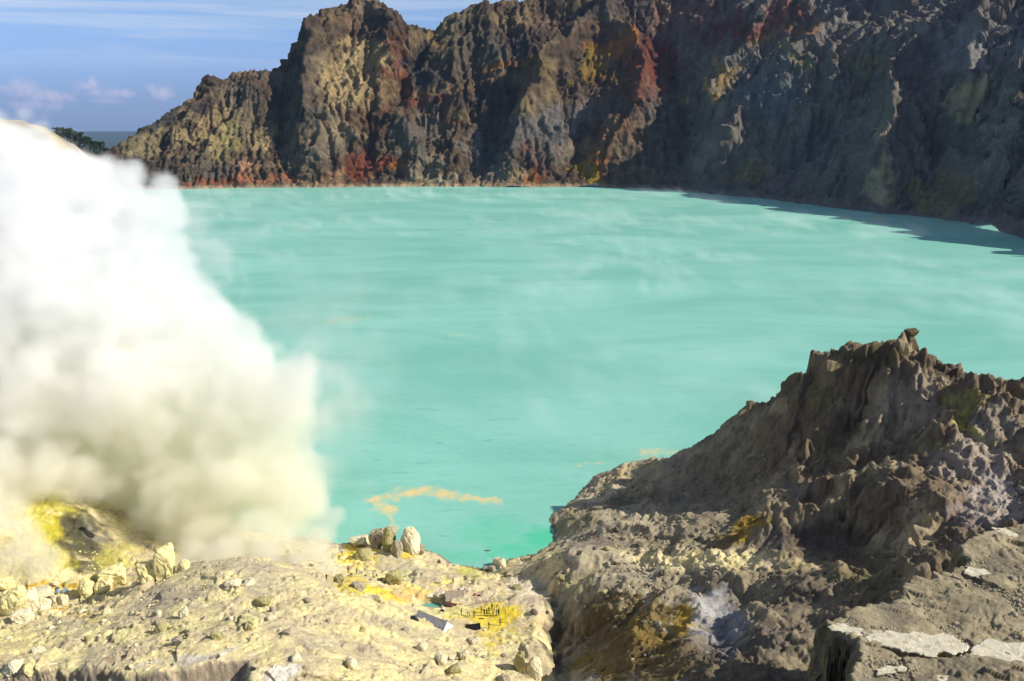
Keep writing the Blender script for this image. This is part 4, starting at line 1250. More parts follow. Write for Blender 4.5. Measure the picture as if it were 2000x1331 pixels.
shp = (res[2], res[1], res[0])
nz3 = up2(0.32 * nA + 0.36 * nB, shp)
S = np.full(shp, -1.0, np.float32); Dn = np.zeros(shp, np.float32)
for (a, b, Y_, r_, k_) in puffs:
    if b > 850 and k_ > .85:
        k_ = .62
    x_, y_, z_ = PY(a, b, Y_)
    rr = r_ / FPX * (y_ * math.cos(PITCH) - (z_ - CAMZ) * math.sin(PITCH))
    m_ = rr * 1.5
    i0, i1 = np.searchsorted(vx, (x_ - m_, x_ + m_)); j0, j1 = np.searchsorted(vy, (y_ - m_, y_ + m_)); k0, k1 = np.searchsorted(vz, (z_ - m_, z_ + m_))
    if i1 <= i0 or j1 <= j0 or k1 <= k0:
        continue
    d_ = np.sqrt((vx[None, None, i0:i1] - x_) ** 2 + (vy[None, j0:j1, None] - y_) ** 2 + (vz[k0:k1, None, None] - z_) ** 2)
    s_ = 1 - d_ / rr
    sl_ = (slice(k0, k1), slice(j0, j1), slice(i0, i1))
    if k_ > .5:
        S[sl_] = np.maximum(S[sl_], s_ + nz3[sl_] - 0.12 * (1 - k_))
    else:
        f_ = smooth(-0.10, 0.6, s_ + nz3[sl_] * 1.5) * k_
        Dn[sl_] = np.maximum(Dn[sl_], f_)
fz_, fy_, fx_ = np.nonzero((S > -0.25) & (S < 0.5))
fine = fbm3(vx[fx_] / 7.5, vy[fy_] / 7.5, vz[fz_] / 7.5, 2, 230, 0.65)
S[fz_, fy_, fx_] += 0.30 * fine
D1 = smooth(-0.06, 0.10, S) * (0.35 + 0.65 * smooth(0.0, 0.35, S)) * smooth(-0.06, 0.02, S)
fz_, fy_, fx_ = np.nonzero(Dn > 0.01)
fine = fbm3(vx[fx_] / 9, vy[fy_] / 9, vz[fz_] / 9, 2, 240, 0.65)
Dn[fz_, fy_, fx_] *= np.clip(0.8 + 1.6 * fine, 0, 2.5)
Dn = np.maximum(Dn, D1)
Dn[Dn < 0.004] = 0
Dn[:, :, 0] = 0; Dn[:, :, -1] = 0; Dn[:, 0] = 0; Dn[:, -1] = 0; Dn[-1] = 0
M_steam = steam_material('steam', 0.11, (1.0, .984, .88), (.977, .977, .980), 6.0, 90.0, 0.0)
volume_grid('steam_plume', vlo, vhi, res, Dn, M_steam, kind='stuff', label='huge white to yellowish plume of sulphur steam billowing from the vents beside the lake')
log('plume', res, Dn.shape)

# thin mist drifting over the water
mlo, mhi = (-620.0, 290.0, 0.3), (620.0, 1640.0, 26.0)
mres = (300, 270, 8)
mx = np.linspace(mlo[0], mhi[0], mres[0]); my = np.linspace(mlo[1], mhi[1], mres[1]); mz = np.linspace(mlo[2], mhi[2], mres[2])
gy_, gx_ = np.meshgrid(my, mx, indexing='ij')
D_ = np.zeros((mres[2], mres[1], mres[0]), np.float32)
scn = 40 + gy_ * 0.10
a1 = 1 - np.abs(fbm2((gx_ + 0.5 * gy_) / 90 + 0.8 * noise2(gx_ / 160, gy_ / 260, 3), (gy_ - 0.4 * gx_) / 260, 5, 301, 0.62)) * 2.4
a2 = fbm2(gx_ / 240, gy_ / 200, 3, 311)
for k_ in range(mres[2]):
    h_ = mz[k_]
    lay = smooth(0.25, 1.0, a1 + 0.4 * noise2(gx_ / 14 + h_ / 9, gy_ / 40, 320) - h_ / 26) * smooth(-0.35, 0.4, a2 + 0.1)
    D_[k_] = lay * math.exp(-h_ / 9)
D_[:, 0] = 0; D_[:, -1] = 0; D_[:, :, 0] = 0; D_[:, :, -1] = 0; D_[-1] = 0
D_[D_ < 0.01] = 0
M_mist = steam_material('mist', 0.010, (.98, .98, .98), (.98, .98, .98), 0, 1)
volume_grid('lake_mist', mlo, mhi, mres, D_, M_mist, kind='stuff', label='thin pale wisps of steam drifting low over the turquoise lake')

bm = bmesh.new(); bmesh.ops.create_cube(bm, size=1.0)
me = bpy.data.meshes.new('haze'); bm.to_mesh(me); bm.free()
m = bpy.data.materials.new('haze_air'); m.use_nodes = True
g = NT(m.node_tree)
v = g.n('ShaderNodeVolumePrincipled', {'Color': (0.36, 0.56, 1.0, 1), 'Density': 0.000015, 'Density Attribute': '', 'Anisotropy': 0.2})
g.n('ShaderNodeOutputMaterial', {'Volume': v.outputs[0]})
hz_ = add('haze', me, m, kind='stuff', label='thin blue air between the camera and the horizon')
hz_.location = (0, 0, 75.0); hz_.scale = (70400, 70400, 952)
log('air')
#@@OBJECTS@@
# ================================================================== LEFT RIM
L_ = Field(-900, 60, 420, 1500, 5.0)
L_.H[:] = -60.0


def crest(F, pts, slope, flat=3.0, steepen=0.0):
    for k in range(len(pts) - 1):
        ax, ay, az = pts[k]; bx, by, bz = pts[k + 1]
        L2 = (bx - ax) ** 2 + (by - ay) ** 2
        t = np.clip(((F.X - ax) * (bx - ax) + (F.Y - ay) * (by - ay)) / L2, 0, 1)
        d = np.hypot(F.X - ax - t * (bx - ax), F.Y - ay - t * (by - ay))
        F.H[:] = np.maximum(F.H, az + t * (bz - az) - slope * np.maximum(np.sqrt(d * d + flat * flat) - flat, 0) - steepen * np.maximum(d - 38, 0) ** 2)


crest(L_, [PY(-500, 180, 560), PY(-80, 222, 575), PY(20, 232, 590), PY(62, 248, 600)], 1.15, 18, 0.06)
L_.H += (3.5 * fbm2(L_.X / 35, L_.Y / 35, 4, 401)).astype(np.float32)
sub = (slice(None), slice(None))
P = np.stack([L_.X, L_.Y, L_.H], 2)
N = grid_normals(P)
P = P + N * (1.8 * facets3(P[..., 0] / 16, P[..., 1] / 16, P[..., 2] / 20, 402) + 0)[..., None]
C = np.zeros(P.shape, np.float32); C[:] = (.42, .37, .25)
C = lerp(C, ca([.24, .20, .14]), smooth(0.0, 0.5, fbm2(L_.X / 30, L_.Y / 12, 4, 403))[..., None])
rows = int((760 - 420) / 5)
me = grid_mesh('rim_hill', P[:rows].astype(np.float32), {'Col': C[:rows]})
add('rim_hill', me, rock_material('rim_rock', 0.25, 0.6, 0.35, 2.0), kind='structure', label='bare buff rim hill whose rounded top shows above the steam')

F_ = Field(-1700, -500, 1450, 2150, 8.0)
F_.H[:] = -120.0
tr_line = [PY(-500, 230, 1750), PY(-60, 245, 1760), PY(60, 256, 1770), PY(105, 270, 1770), (PY(150, 284, 1780)), PY(200, 304, 1790), PY(235, 322, 1800)]
crest(F_, tr_line, 0.7, 10)
F_.H += (3 * fbm2(F_.X / 40, F_.Y / 40, 3, 411)).astype(np.float32)
P = np.stack([F_.X, F_.Y, F_.H], 2)
C = np.zeros(P.shape, np.float32); C[:] = (.035, .05, .025)
C = lerp(C, ca([.06, .07, .035]), smooth(0.0, 0.5, fbm2(F_.X / 18, F_.Y / 18, 4, 413))[..., None])
add('forest_ridge', grid_mesh('forest_ridge', P, {'Col': C}), rock_material('ridge_soil', 0.3, 0.8, 0.5, 3.0), kind='structure', label='dark green forested ridge beyond the left crater rim')
log('left rim')

# ------------------------------------------------------------------ trees
M_bark = plain('bark', (.09, .065, .045), 0.9)
M_leaf = plain('leaves', (.030, .055, .022), 0.8, 0.5, 0.6, 0.2)


def tree_meshes(seed, h, wide):
    r = np.random.default_rng(seed)
    bm = bmesh.new()

    def tube(a, b, ra, rb):
        a = Vector(a); b = Vector(b)
        q_ = (b - a).to_track_quat('Z', 'Y')
        A = [bm.verts.new(a + q_ @ Vector((ra * math.cos(t), ra * math.sin(t), 0))) for t in np.linspace(0, 2 * math.pi, 7)[:-1]]
        B = [bm.verts.new(b + q_ @ Vector((rb * math.cos(t), rb * math.sin(t), 0))) for t in np.linspace(0, 2 * math.pi, 7)[:-1]]
        for i in range(6):
            bm.faces.new((A[i], A[(i + 1) % 6], B[(i + 1) % 6], B[i]))
    top = Vector((r.uniform(-.6, .6), r.uniform(-.6, .6), h * 0.86))
    mid = Vector((r.uniform(-.3, .3), r.uniform(-.3, .3), h * 0.45))
    tube((0, 0, -1.5), mid, 0.035 * h, 0.025 * h); tube(mid, top, 0.025 * h, 0.008 * h)
    cents = [(top, 0.16 * h)]
    for k in range(9):
        z_ = r.uniform(0.38, 0.85) * h
        t_ = (z_ - 0.45 * h) / (0.41 * h)
        base = mid.lerp(top, max(t_, 0))
        a_ = r.uniform(0, 6.28); L__ = wide * h * r.uniform(.16, .30) * (1.25 - 0.6 * z_ / h)
        e = base + Vector((math.cos(a_) * L__, math.sin(a_) * L__, L__ * r.uniform(.1, .7)))
        tube(base, e, 0.012 * h, 0.005 * h)
        cents.append((e, h * r.uniform(.09, .15)))
    tm = bpy.data.meshes.new('trunk'); bm.to_mesh(tm); bm.free()
    bm = bmesh.new()
    for c_, rad in cents:
        for k in range(60):
            d = Vector(r.normal(size=3)); d.normalize()
            p = c_ + Vector((d.x, d.y, d.z * 0.6)) * rad * r.uniform(.35, 1.05)
            n_ = (d + Vector(r.normal(size=3)) * 0.5).normalized()
            q_ = n_.to_track_quat('Z', 'Y'); s1 = h * r.uniform(.022, .042)
            vs_ = [bm.verts.new(p + q_ @ Vector((math.cos(t) * s1, math.sin(t) * s1 * .7, 0))) for t in (0.3, 1.9, 3.3, 4.9)]
            bm.faces.new(vs_)
    cm = bpy.data.meshes.new('crown'); bm.to_mesh(cm); bm.free()
    tm.materials.append(M_bark); cm.materials.append(M_leaf)
    return tm, cm


protos = [tree_meshes(500 + k, 15.0, w_) for k, w_ in enumerate((1.0, 1.25, 0.85, 1.1))]


def place_tree(x, y, z, sc, k, label, group=None, name='broadleaf_tree'):
    o = add(name, None, None, (x, y, z), label=label, category='tree')
    if group:
        o['group'] = group
    o.rotation_euler = (0, 0, k * 1.7); o.scale = (sc, sc, sc)
    tm, cm = protos[k % 4]
    add('trunk', tm, None, parent=o); add('crown', cm, None, parent=o)
    return o


r = np.random.default_rng(12)
for k in range(52):
    a = 96 + 140 * (k + r.uniform(-.4, .4)) / 52
    t_ = np.interp(a, [60, 105, 150, 200, 235, 262, 290], [256, 270, 284, 304, 322, 335, 360])
    Yt = np.interp(a, [60, 235], [1770, 1800]) + r.uniform(-30, 14)
    x, y, z = PY(a, t_, Yt)
    z = F_.bil(x, y) - 1
    sc = r.uniform(1.4, 2.2) * (1.0 if 115 < a < 205 else .75)
    if a < 112:
        sc *= .7
    place_tree(x, y, z, sc, k, 'dark green tree in the stand on the ridge above the steam', 'trees on the far left ridge')
x, y, z = PY(231, 322, 1795)
place_tree(x, y, F_.bil(x, y), 1.7, 3, 'lone dark tree at the right end of the ridge, beside the crater wall')
for (a, b, Y_, sc, lb) in ((757, 33, 2090, .62, 'lone bare-looking shrub standing on the shoulder right of the crater peak'), (800, 48, 2090, .35, 'low shrub in the saddle between the two summits'),
                           (815, 49, 2100, .3, 'smallest bush on the saddle of the crater rim')):
    x, y, z = PY(a, b, Y_)
    place_tree(x, y, W.sample(np.array([x]), np.array([y]))[0] - 1, sc, int(a), lb, name='shrub')
log('trees')

# ------------------------------------------------------------------ rocks
def stone_material(name, col, var=0.25, scale=1.2):
    m = bpy.data.materials.new(name); m.use_nodes = True
    g = NT(m.node_tree)
    pos = g.n('ShaderNodeNewGeometry').outputs['Position']
    n1 = g.noise(pos, 0.8 * scale, 6, 0.65); n2 = g.noise(pos, 4 * scale, 4, 0.7)
    f = g.math('MULTIPLY', g.math('ADD', g.math('MULTIPLY', n1, 2.4 * var), 1 - 1.2 * var), g.math('ADD', g.math('MULTIPLY', n2, 1.6 * var), 1 - 0.8 * var))
    c = g.n('ShaderNodeVectorMath', {0: tuple(col), 'Scale': f}, operation='SCALE').outputs[0]
    c2 = g.mix(g.math('MULTIPLY', g.mapr(g.noise(pos, 0.6 * scale, 5, 0.6), .5, .68), .7), c, tuple(np.array(col) * (.62, .56, .42)))
    bp = g.n('ShaderNodeBump', {'Height': g.math('ADD', n1, g.math('MULTIPLY', n2, .4)), 'Strength': .9, 'Distance': .3})
    b = g.n('ShaderNodeBsdfPrincipled', {'Base Color': c2, 'Roughness': .9, 'Specular IOR Level': .15, 'Normal': bp.outputs[0]})
    g.n('ShaderNodeOutputMaterial', {'Surface': b.outputs[0]})
    return m


MS_pale = stone_material('stone_pale_sulphur', (.72, .64, .32))
MS_cream = stone_material('stone_cream', (.66, .60, .42))
MS_grey = stone_material('stone_grey', (.36, .32, .24))
MS_dark = stone_material('stone_dark', (.15, .125, .09))
MS_olive = stone_material('stone_olive', (.36, .33, .16))
MS_yel = stone_material('stone_yellow', (.62, .50, .10))


def rock_mesh(name, seed, sub=3, planes=11, soft=0.06, box=0.0):
    r = np.random.default_rng(seed)
    bm = bmesh.new(); bmesh.ops.create_icosphere(bm, subdivisions=sub, radius=1.0)
    V = np.array([v.co[:] for v in bm.verts])
    if box:
        V = np.sign(V) * np.abs(V) ** (1 - box); V /= np.abs(V).max()
    for k in range(planes):
        n = r.normal(size=3); n /= np.linalg.norm(n)
        d = r.uniform(0.55, 0.85)
        e = V @ n - d
        V = V - np.where(e > 0, e, 0)[:, None] * n * 0.93
    V = V * (1 + soft * fbm3(V[:, 0] * 2 + seed, V[:, 1] * 2, V[:, 2] * 2, 4, seed, 0.62))[:, None]
    V = V + 0.35 * soft * r.normal(size=V.shape) * (0.4 if sub > 2 else 0.2)
    lo_, hi_ = V.min(0), V.max(0)
    V = (V - (lo_ + hi_) / 2) / ((hi_ - lo_) / 2)            # fits -1..1 in every direction
    for v, c_ in zip(bm.verts, V):
        v.co = c_
    for f in bm.faces:
        f.smooth = False
    me = bpy.data.meshes.new(name); bm.to_mesh(me); bm.free()
    return me


BIG = [rock_mesh('boulder', 600 + k, 4, 14, 0.15) for k in range(5)] + [rock_mesh('boulder', 610 + k, 4, 12, 0.12, 0.45) for k in range(3)]


def put_rock(px_, py_, w_, h_, label, mat, k=None, name='boulder', tilt=0.0, sink=.25, deep=1.0, group=None, z=None, cat='boulder'):
    """w_, h_: size in photo pixels; py_: the foot"""
    p = G.hit(px_, py_) if z is None else PZ(px_, py_, z)
    if p is None:
        return None
    dep_ = p[1] * math.cos(PITCH) - (p[2] - CAMZ) * math.sin(PITCH)
    w = w_ / FPX * dep_ / 2; h = h_ / FPX * dep_ / 2 * 1.1
    src = BIG[(k if k is not None else int(px_ * 7 + py_)) % len(BIG)]
    me = src.copy(); me.name = name; me.materials.clear()
    o = add(name, me, mat, (p[0], p[1] + w * 0.6 * deep, p[2] + h * (1 - 2 * sink * .8) + 0.0), label=label, category=cat)
    o.scale = (w, w * deep, h * 1.15)
    o.rotation_euler = (0, R(tilt), (px_ * 0.37) % 0.7 - .35)
    if group:
        o['group'] = group
    return o


put_rock(213, 1150, 62, 44, 'large blocky pale yellow boulder with a flat top, biggest one under the steam', MS_pale, 5)
put_rock(164, 1170, 42, 36, 'rounded cream boulder just left of the bright split one', MS_pale, 0)
put_rock(199, 1164, 40, 36, 'bright pale boulder leaning in front of the large flat-topped block', MS_pale, 1, tilt=14)
put_rock(184, 1143, 30, 20, 'small yellowish boulder wedged behind the two round ones', MS_olive, 2)
put_rock(286, 1142, 50, 46, 'pale yellow boulder with two humps, right of the dark gap', MS_pale, 3, tilt=-12)
put_rock(322, 1128, 46, 62, 'tall slanting cream slab standing up into the steam', MS_pale, 6, tilt=10)
put_rock(355, 1118, 26, 24, 'small cream block right of the tall slanting slab', MS_pale, 2)
put_rock(104, 1182, 20, 18, 'left one of two round cream stones below the blue drums', MS_cream, 0)
put_rock(121, 1181, 20, 20, 'right one of two round cream stones below the blue drums', MS_cream, 3)
put_rock(22, 1206, 62, 62, 'huge whitish sulphur block at the left edge of the photo', MS_pale, 1, deep=.8)
put_rock(58, 1200, 40, 44, 'tall cream block with a yellow side, second from the left edge', MS_cream, 6, tilt=12)
put_rock(78, 1196, 30, 26, 'low cream wedge right of the tall cream block', MS_cream, 2)
put_rock(6, 1160, 36, 30, 'pale rock above the huge whitish block at the left edge', MS_pale, 4)
put_rock(36, 1222, 50, 22, 'low cream rock at the foot of the huge whitish block', MS_cream, 3)
put_rock(207, 1206, 16, 26, 'upright cream post-like block casting a long shadow', MS_cream, 7)
put_rock(68, 1175, 60, 16, 'long flat cream rock left of the blue drums', MS_cream, 5)
put_rock(105, 1146, 16, 9, 'small white stone lying on the orange sulphur flat', MS_cream, 4)
# promontory by the lake
put_rock(737, 1072, 40, 40, 'grey knobbly rock at the left of the lakeside outcrop', MS_grey, 1, name='outcrop_rock')
put_rock(757, 1080, 34, 52, 'olive streaked rock in the middle of the lakeside outcrop', MS_olive, 0, name='outcrop_rock')
put_rock(797, 1086, 44, 58, 'tall cream rock, highest of the lakeside outcrop', MS_cream, 2, name='outcrop_rock', tilt=-6)
put_rock(775, 1088, 24, 36, 'small grey rock in front of the tall cream one', MS_grey, 3, name='outcrop_rock')
put_rock(822, 1088, 16, 26, 'narrow grey rock at the right end of the lakeside outcrop', MS_grey, 4, name='outcrop_rock')
put_rock(762, 1052, 26, 22, 'small brown rock at the water side of the outcrop', MS_grey, 4, name='outcrop_rock')
put_rock(700, 1068, 44, 18, 'low beige rock bank behind the yellow sulphur patch', MS_cream, 5, name='outcrop_rock')
put_rock(705, 1096, 40, 20, 'olive yellow hump in the middle of the yellow patch', MS_olive, 2, name='outcrop_rock')
put_rock(790, 1090, 36, 10, 'yellow crusted ledge at the foot of the tall cream rock', MS_yel, 6, name='outcrop_rock')
put_rock(976, 1110, 26, 20, 'rounded beige boulder standing in the tip of the inlet', MS_cream, 0, z=.2)
put_rock(961, 1117, 16, 11, 'small grey boulder left of the beige one in the inlet', MS_grey, 3, z=.2)
put_rock(947, 1114, 10, 8, 'smallest stone at the head of the green inlet', MS_grey, 1, z=.2)
put_rock(884, 1112, 9, 7, 'dark stone on the shore right of the outcrop', MS_dark, 2)
put_rock(857, 1102, 8, 8, 'little dark rock at the waterline below the outcrop', MS_dark, 2)
put_rock(768, 1146, 34, 30, 'olive brown rock mound behind the miners', MS_olive, 4, name='outcrop_rock')
put_rock(662, 1141, 22, 18, 'grey yellow rock beside the foot of the steam', MS_olive, 1)
put_rock(697, 1158, 30, 20, 'dark cracked rock on the crest left of the miners', MS_grey, 3)
put_rock(860, 1172, 30, 14, 'white crusted stone bank behind the pool', MS_cream, 5)
put_rock(1010, 1155, 20, 10, 'olive stone on the pale bank right of the shelter', MS_olive, 1)
# in the gully
put_rock(1016, 1322, 26, 56, 'upright flat-topped olive block at the head of the dark gully', MS_olive, 5, name='rock_pillar', deep=.9)
put_rock(1040, 1332, 40, 44, 'cream boulder right behind the upright flat-topped block', MS_cream, 2)
put_rock(985, 1340, 26, 20, 'grey broken rock at the foot of the upright block', MS_grey, 3)
# pinnacle of the hill
x, y, z = PY(1776, 690, 257)
me = BIG[6].copy(); me.name = 'rock_pinnacle'
pn = add('rock_pinnacle', me, stone_material('stone_brown', (.14, .115, .065)), (x, y - .8, z + 2.0), label='knobbly rock pinnacle on the summit of the near brown hill', category='rock')
pn.scale = (2.3, 2.0, 4.4)
me = BIG[1].copy(); me.name = 'cap_stone'
add('cap_stone', me, pn.data.materials[0], (0, 0, 0), parent=pn).matrix_local = Matrix.Translation((-.25, 0, 1.05)) @ Matrix.Diagonal((.92, .9, .36, 1))
# stones on the mound
for (a, b, w_, h_, lb, mt) in (
    (308, 1204, 13, 10, 'small cream stone on the grey dust left of the pale block', MS_cream), (357, 1214, 22, 28, 'pale upright block on the mound, tallest stone of the slope', MS_cream),
    (527, 1218, 22, 14, 'smooth cream stone lying alone on the middle of the mound', MS_cream), (488, 1200, 9, 9, 'tiny white pebble-like stone above the smooth cream one', MS_cream),
    (531, 1203, 16, 16, 'grey stone touching the smooth cream one on the mound', MS_grey), (452, 1152, 34, 16, 'flat pale rock half sunk under the crest of the mound', MS_cream),
    (484, 1147, 26, 16, 'cream rock right of the flat pale one under the crest', MS_cream), (512, 1188, 32, 18, 'olive rubble rock above the smooth cream stone', MS_olive),
    (580, 1298, 24, 16, 'cream boulder near the white crust at the bottom', MS_cream), (684, 1308, 26, 20, 'cream boulder with a black shadow at the lower middle', MS_cream),
    (822, 1272, 22, 16, 'cream boulder on the slope below the grey tent', MS_cream), (170, 1253, 14, 10, 'greyish stone with a dark side on the pale dust', MS_olive),
    (310, 1240, 26, 22, 'rough yellow rock in the broken band of the mound', MS_olive), (345, 1262, 24, 20, 'rough grey rock at the low end of the broken band', MS_grey), (420, 1255, 24, 18, 'knobbly yellow rock below the slope centre', MS_olive),
    (490, 1235, 30, 24, 'pale yellow rounded rock with a lit top on the slope', MS_pale), (560, 1245, 20, 16, 'grey rock right of the pale yellow rounded one', MS_grey), (600, 1180, 16, 10, 'small stone on the right shoulder of the mound', MS_grey),
    (735, 1180, 18, 12, 'olive clod on the slope above the pool', MS_olive), (790, 1240, 20, 14, 'grey clod on the slope left of the tent', MS_grey), (705, 1240, 16, 12, 'olive clod in the middle of the lower slope', MS_olive),
    (905, 1290, 22, 18, 'cream rock on the slope left of the upright block', MS_cream), (860, 1300, 26, 18, 'pale rough rock low on the slope', MS_cream), (925, 1262, 22, 16, 'knobbly cream rock below the yellow yard', MS_cream), (885, 1322, 30, 20, 'olive rough rock at the bottom centre', MS_olive),
    (640, 1218, 14, 8, 'thin dark stone on the pale slope', MS_grey), (70, 1282, 30, 12, 'pale rubble heap on the lip at the lower left', MS_cream), (60, 1322, 30, 20, 'pale yellow block under the left brown cliff', MS_pale), (20, 1318, 34, 22, 'cream block in the lower left corner', MS_cream),
    (90, 1328, 22, 14, 'greyish purple stone between the cliffs', MS_grey)):
    put_rock(a, b, w_, h_, lb, mt, name='stone', cat='stone')
log('boulders')

# loose stones one could count, by zone
SMALL = [rock_mesh('stone', 700 + k, 2, 8, 0.05) for k in range(8)]


def scatter(n, box, size, label, group, mats, seed, cond=None):
    r = np.random.default_rng(seed); k = 0; tries = 0
    while k < n and tries < n * 12:
        tries += 1
        a = r.uniform(box[0], box[2]); b = r.uniform(box[1], box[3])
        if cond and not cond(a, b):
            continue
        p = G.hit(a, b)
        if p is None or p[2] < .4:
            continue
        dep_ = p[1] * math.cos(PITCH) - (p[2] - CAMZ) * math.sin(PITCH)
        w = lerp(size[0], size[1], r.random() ** 2.2) / FPX * dep_ / 2
        mt = mats[int(r.integers(len(mats)))]
        key = (int(r.integers(8)), mt.name)
        if key not in SC:
            me = SMALL[key[0]].copy(); me.name = 'stone'; me.materials.clear(); me.materials.append(mt); SC[key] = me
        o = add('loose_stone', SC[key], None, (p[0], p[1], p[2] + w * .35), label=label % mt.name.split('_')[1].replace('pale', 'pale yellow'), category='stone', group=group)
        o.scale = (w, w * r.uniform(.7, 1.1), w * r.uniform(.55, .9)); o.rotation_euler = (r.uniform(-.3, .3), r.uniform(-.3, .3), r.uniform(0, 6.28))
        k += 1


SC = {}
edgey = lambda a, b: b > np.interp(a, [0, 240, 330, 450, 640, 800, 1000], [1225, 1185, 1125, 1108, 1150, 1225, 1290])
scatter(50, (0, 1110, 1000, 1325), (5, 12), 'small loose %s stone lying on the pale yellow slope at the lower left', 'stones on the pale slope', [MS_cream, MS_grey, MS_olive, MS_cream], 1, edgey)
scatter(50, (250, 1195, 480, 1275), (6, 15), 'rough %s clod in the broken band of rubble on the pale mound', 'clods of the rubble band', [MS_olive, MS_grey, MS_cream], 2, edgey)
scatter(60, (1040, 1020, 1330, 1230), (7, 18), 'rough %s lump in the sunlit hollow at the foot of the brown hill', 'lumps in the sunlit hollow', [MS_grey, MS_olive, MS_dark], 3)
scatter(60, (1640, 1075, 2000, 1331), (7, 17), 'loose %s stone on the gritty ledge at the lower right', 'stones on the near ledge', [MS_grey, MS_dark, MS_grey], 4, lambda a, b: b > np.interp(a, [1640, 1750, 1880, 2000], [1225, 1185, 1120, 1060]))
scatter(30, (0, 1185, 240, 1260), (7, 18), '%s sulphur fragment lying below the big pale blocks', 'fragments below the sulphur blocks', [MS_pale, MS_cream, MS_olive], 5)
scatter(24, (850, 1225, 1060, 1290), (6, 12), 'small %s stone on the ground round the yellow yard', 'stones round the yard', [MS_cream, MS_grey], 6)


def rubble(name, label, n, xy, size, mat, seed, mask=None):
    """uncountable small stones lying on the ground"""
    r = np.random.default_rng(seed)
    x = r.uniform(xy[0], xy[1], n * 3); y = r.uniform(xy[2], xy[3], n * 3)
    k = fbm2(x / 9, y / 9, 3, seed) + 0.4 * r.random(len(x))
    ok = k > 0.15
    p_x, p_y, _ = project(x, y, G.sample(x, y))
    if mask is not None:
        ok &= mask(x, y, p_x, p_y)
    ok &= (p_x > -150) & (p_x < 2150) & (p_y < 1450)
    x = x[ok][:n]; y = y[ok][:n]; z = G.sample(x, y)
    sz = size[0] + (size[1] - size[0]) * r.random(len(x)) ** 3
    base = [np.array([v.co[:] for v in m_.vertices]) for m_ in LOW]; tri = [np.array([p.vertices[:] for p in m_.polygons]) for m_ in LOW]
    Vs, Fs, off = [], [], 0
    for t in range(len(LOW)):
        sel = np.arange(t, len(x), len(LOW))
        m_ = len(sel)
        ang_ = r.uniform(0, 6.28, m_)
        B = base[t][None] * np.stack([sz[sel], sz[sel] * r.uniform(.6, 1, m_), sz[sel] * r.uniform(.45, .9, m_)], 1)[:, None, :]
        cx_ = B[..., 0] * np.cos(ang_)[:, None] - B[..., 1] * np.sin(ang_)[:, None]
        cy2 = B[..., 0] * np.sin(ang_)[:, None] + B[..., 1] * np.cos(ang_)[:, None]
        Q = np.stack([cx_ + x[sel][:, None], cy2 + y[sel][:, None], B[..., 2] + z[sel][:, None] + .1 * sz[sel][:, None]], 2)
        nvb = base[t].shape[0]
        Vs.append(Q.reshape(-1, 3)); Fs.append((tri[t][None] + (np.arange(m_) * nvb)[:, None, None] + off).reshape(-1, 3)); off += m_ * nvb
    V_ = np.concatenate(Vs); F_2 = np.concatenate(Fs).astype(np.int32)
    me = bpy.data.meshes.new(name)
    me.vertices.add(len(V_)); me.vertices.foreach_set('co', V_.reshape(-1).astype(np.float32))
    me.loops.add(F_2.size); me.loops.foreach_set('vertex_index', F_2.reshape(-1))
    me.polygons.add(len(F_2)); me.polygons.foreach_set('loop_start', np.arange(len(F_2), dtype=np.int32) * 3)
    me.update(calc_edges=True)
    add(name, me, mat, kind='stuff', label=label)


LOW = [rock_mesh('low', 800 + k, 1, 6, 0.08) for k in range(5)]
rubble('slope_rubble', 'countless small pale stones strewn over the yellow-grey slope', 4000, (-120, 30, 120, 200), (.06, .30), MS_cream, 31, lambda x, y, a, b: (a < 1060) & ~((np.abs(a - 950) < 60) & (np.abs(b - 1208) < 26)))
rubble('hollow_rubble', 'countless rough clods in the hollow and on the flank of the brown hill', 6000, (0, 110, 150, 300), (.12, .60), MS_grey, 32, lambda x, y, a, b: (a > 1080) & (G.sample(x, y) > .5) & (G.sample(x, y) < 30) & (a < 1500))
rubble('ledge_rubble', 'countless small brown stones covering the gritty near ledge', 16000, (20, 110, 60, 128), (.04, .24), MS_grey, 33, lambda x, y, a, b: (G.sample(x, y) > 69))
rubble('flank_rubble', 'dark broken stones on the shaded flank of the brown hill', 5000, (40, 200, 120, 260), (.10, .45), MS_dark, 34, lambda x, y, a, b: (a > 1400) & (G.sample(x, y) < 62))
rubble('fallen_rubble', 'small pale fragments at the foot of the sulphur blocks', 2500, (-160, -70, 170, 225), (.08, .4), MS_pale, 35, None)
log('rubble')

# ------------------------------------------------------------------ pale crust slabs on the ledge
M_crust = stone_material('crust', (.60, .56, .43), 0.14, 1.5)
M_cliffy = stone_material('crust_side', (.24, .20, .11), 0.3, 1.5)


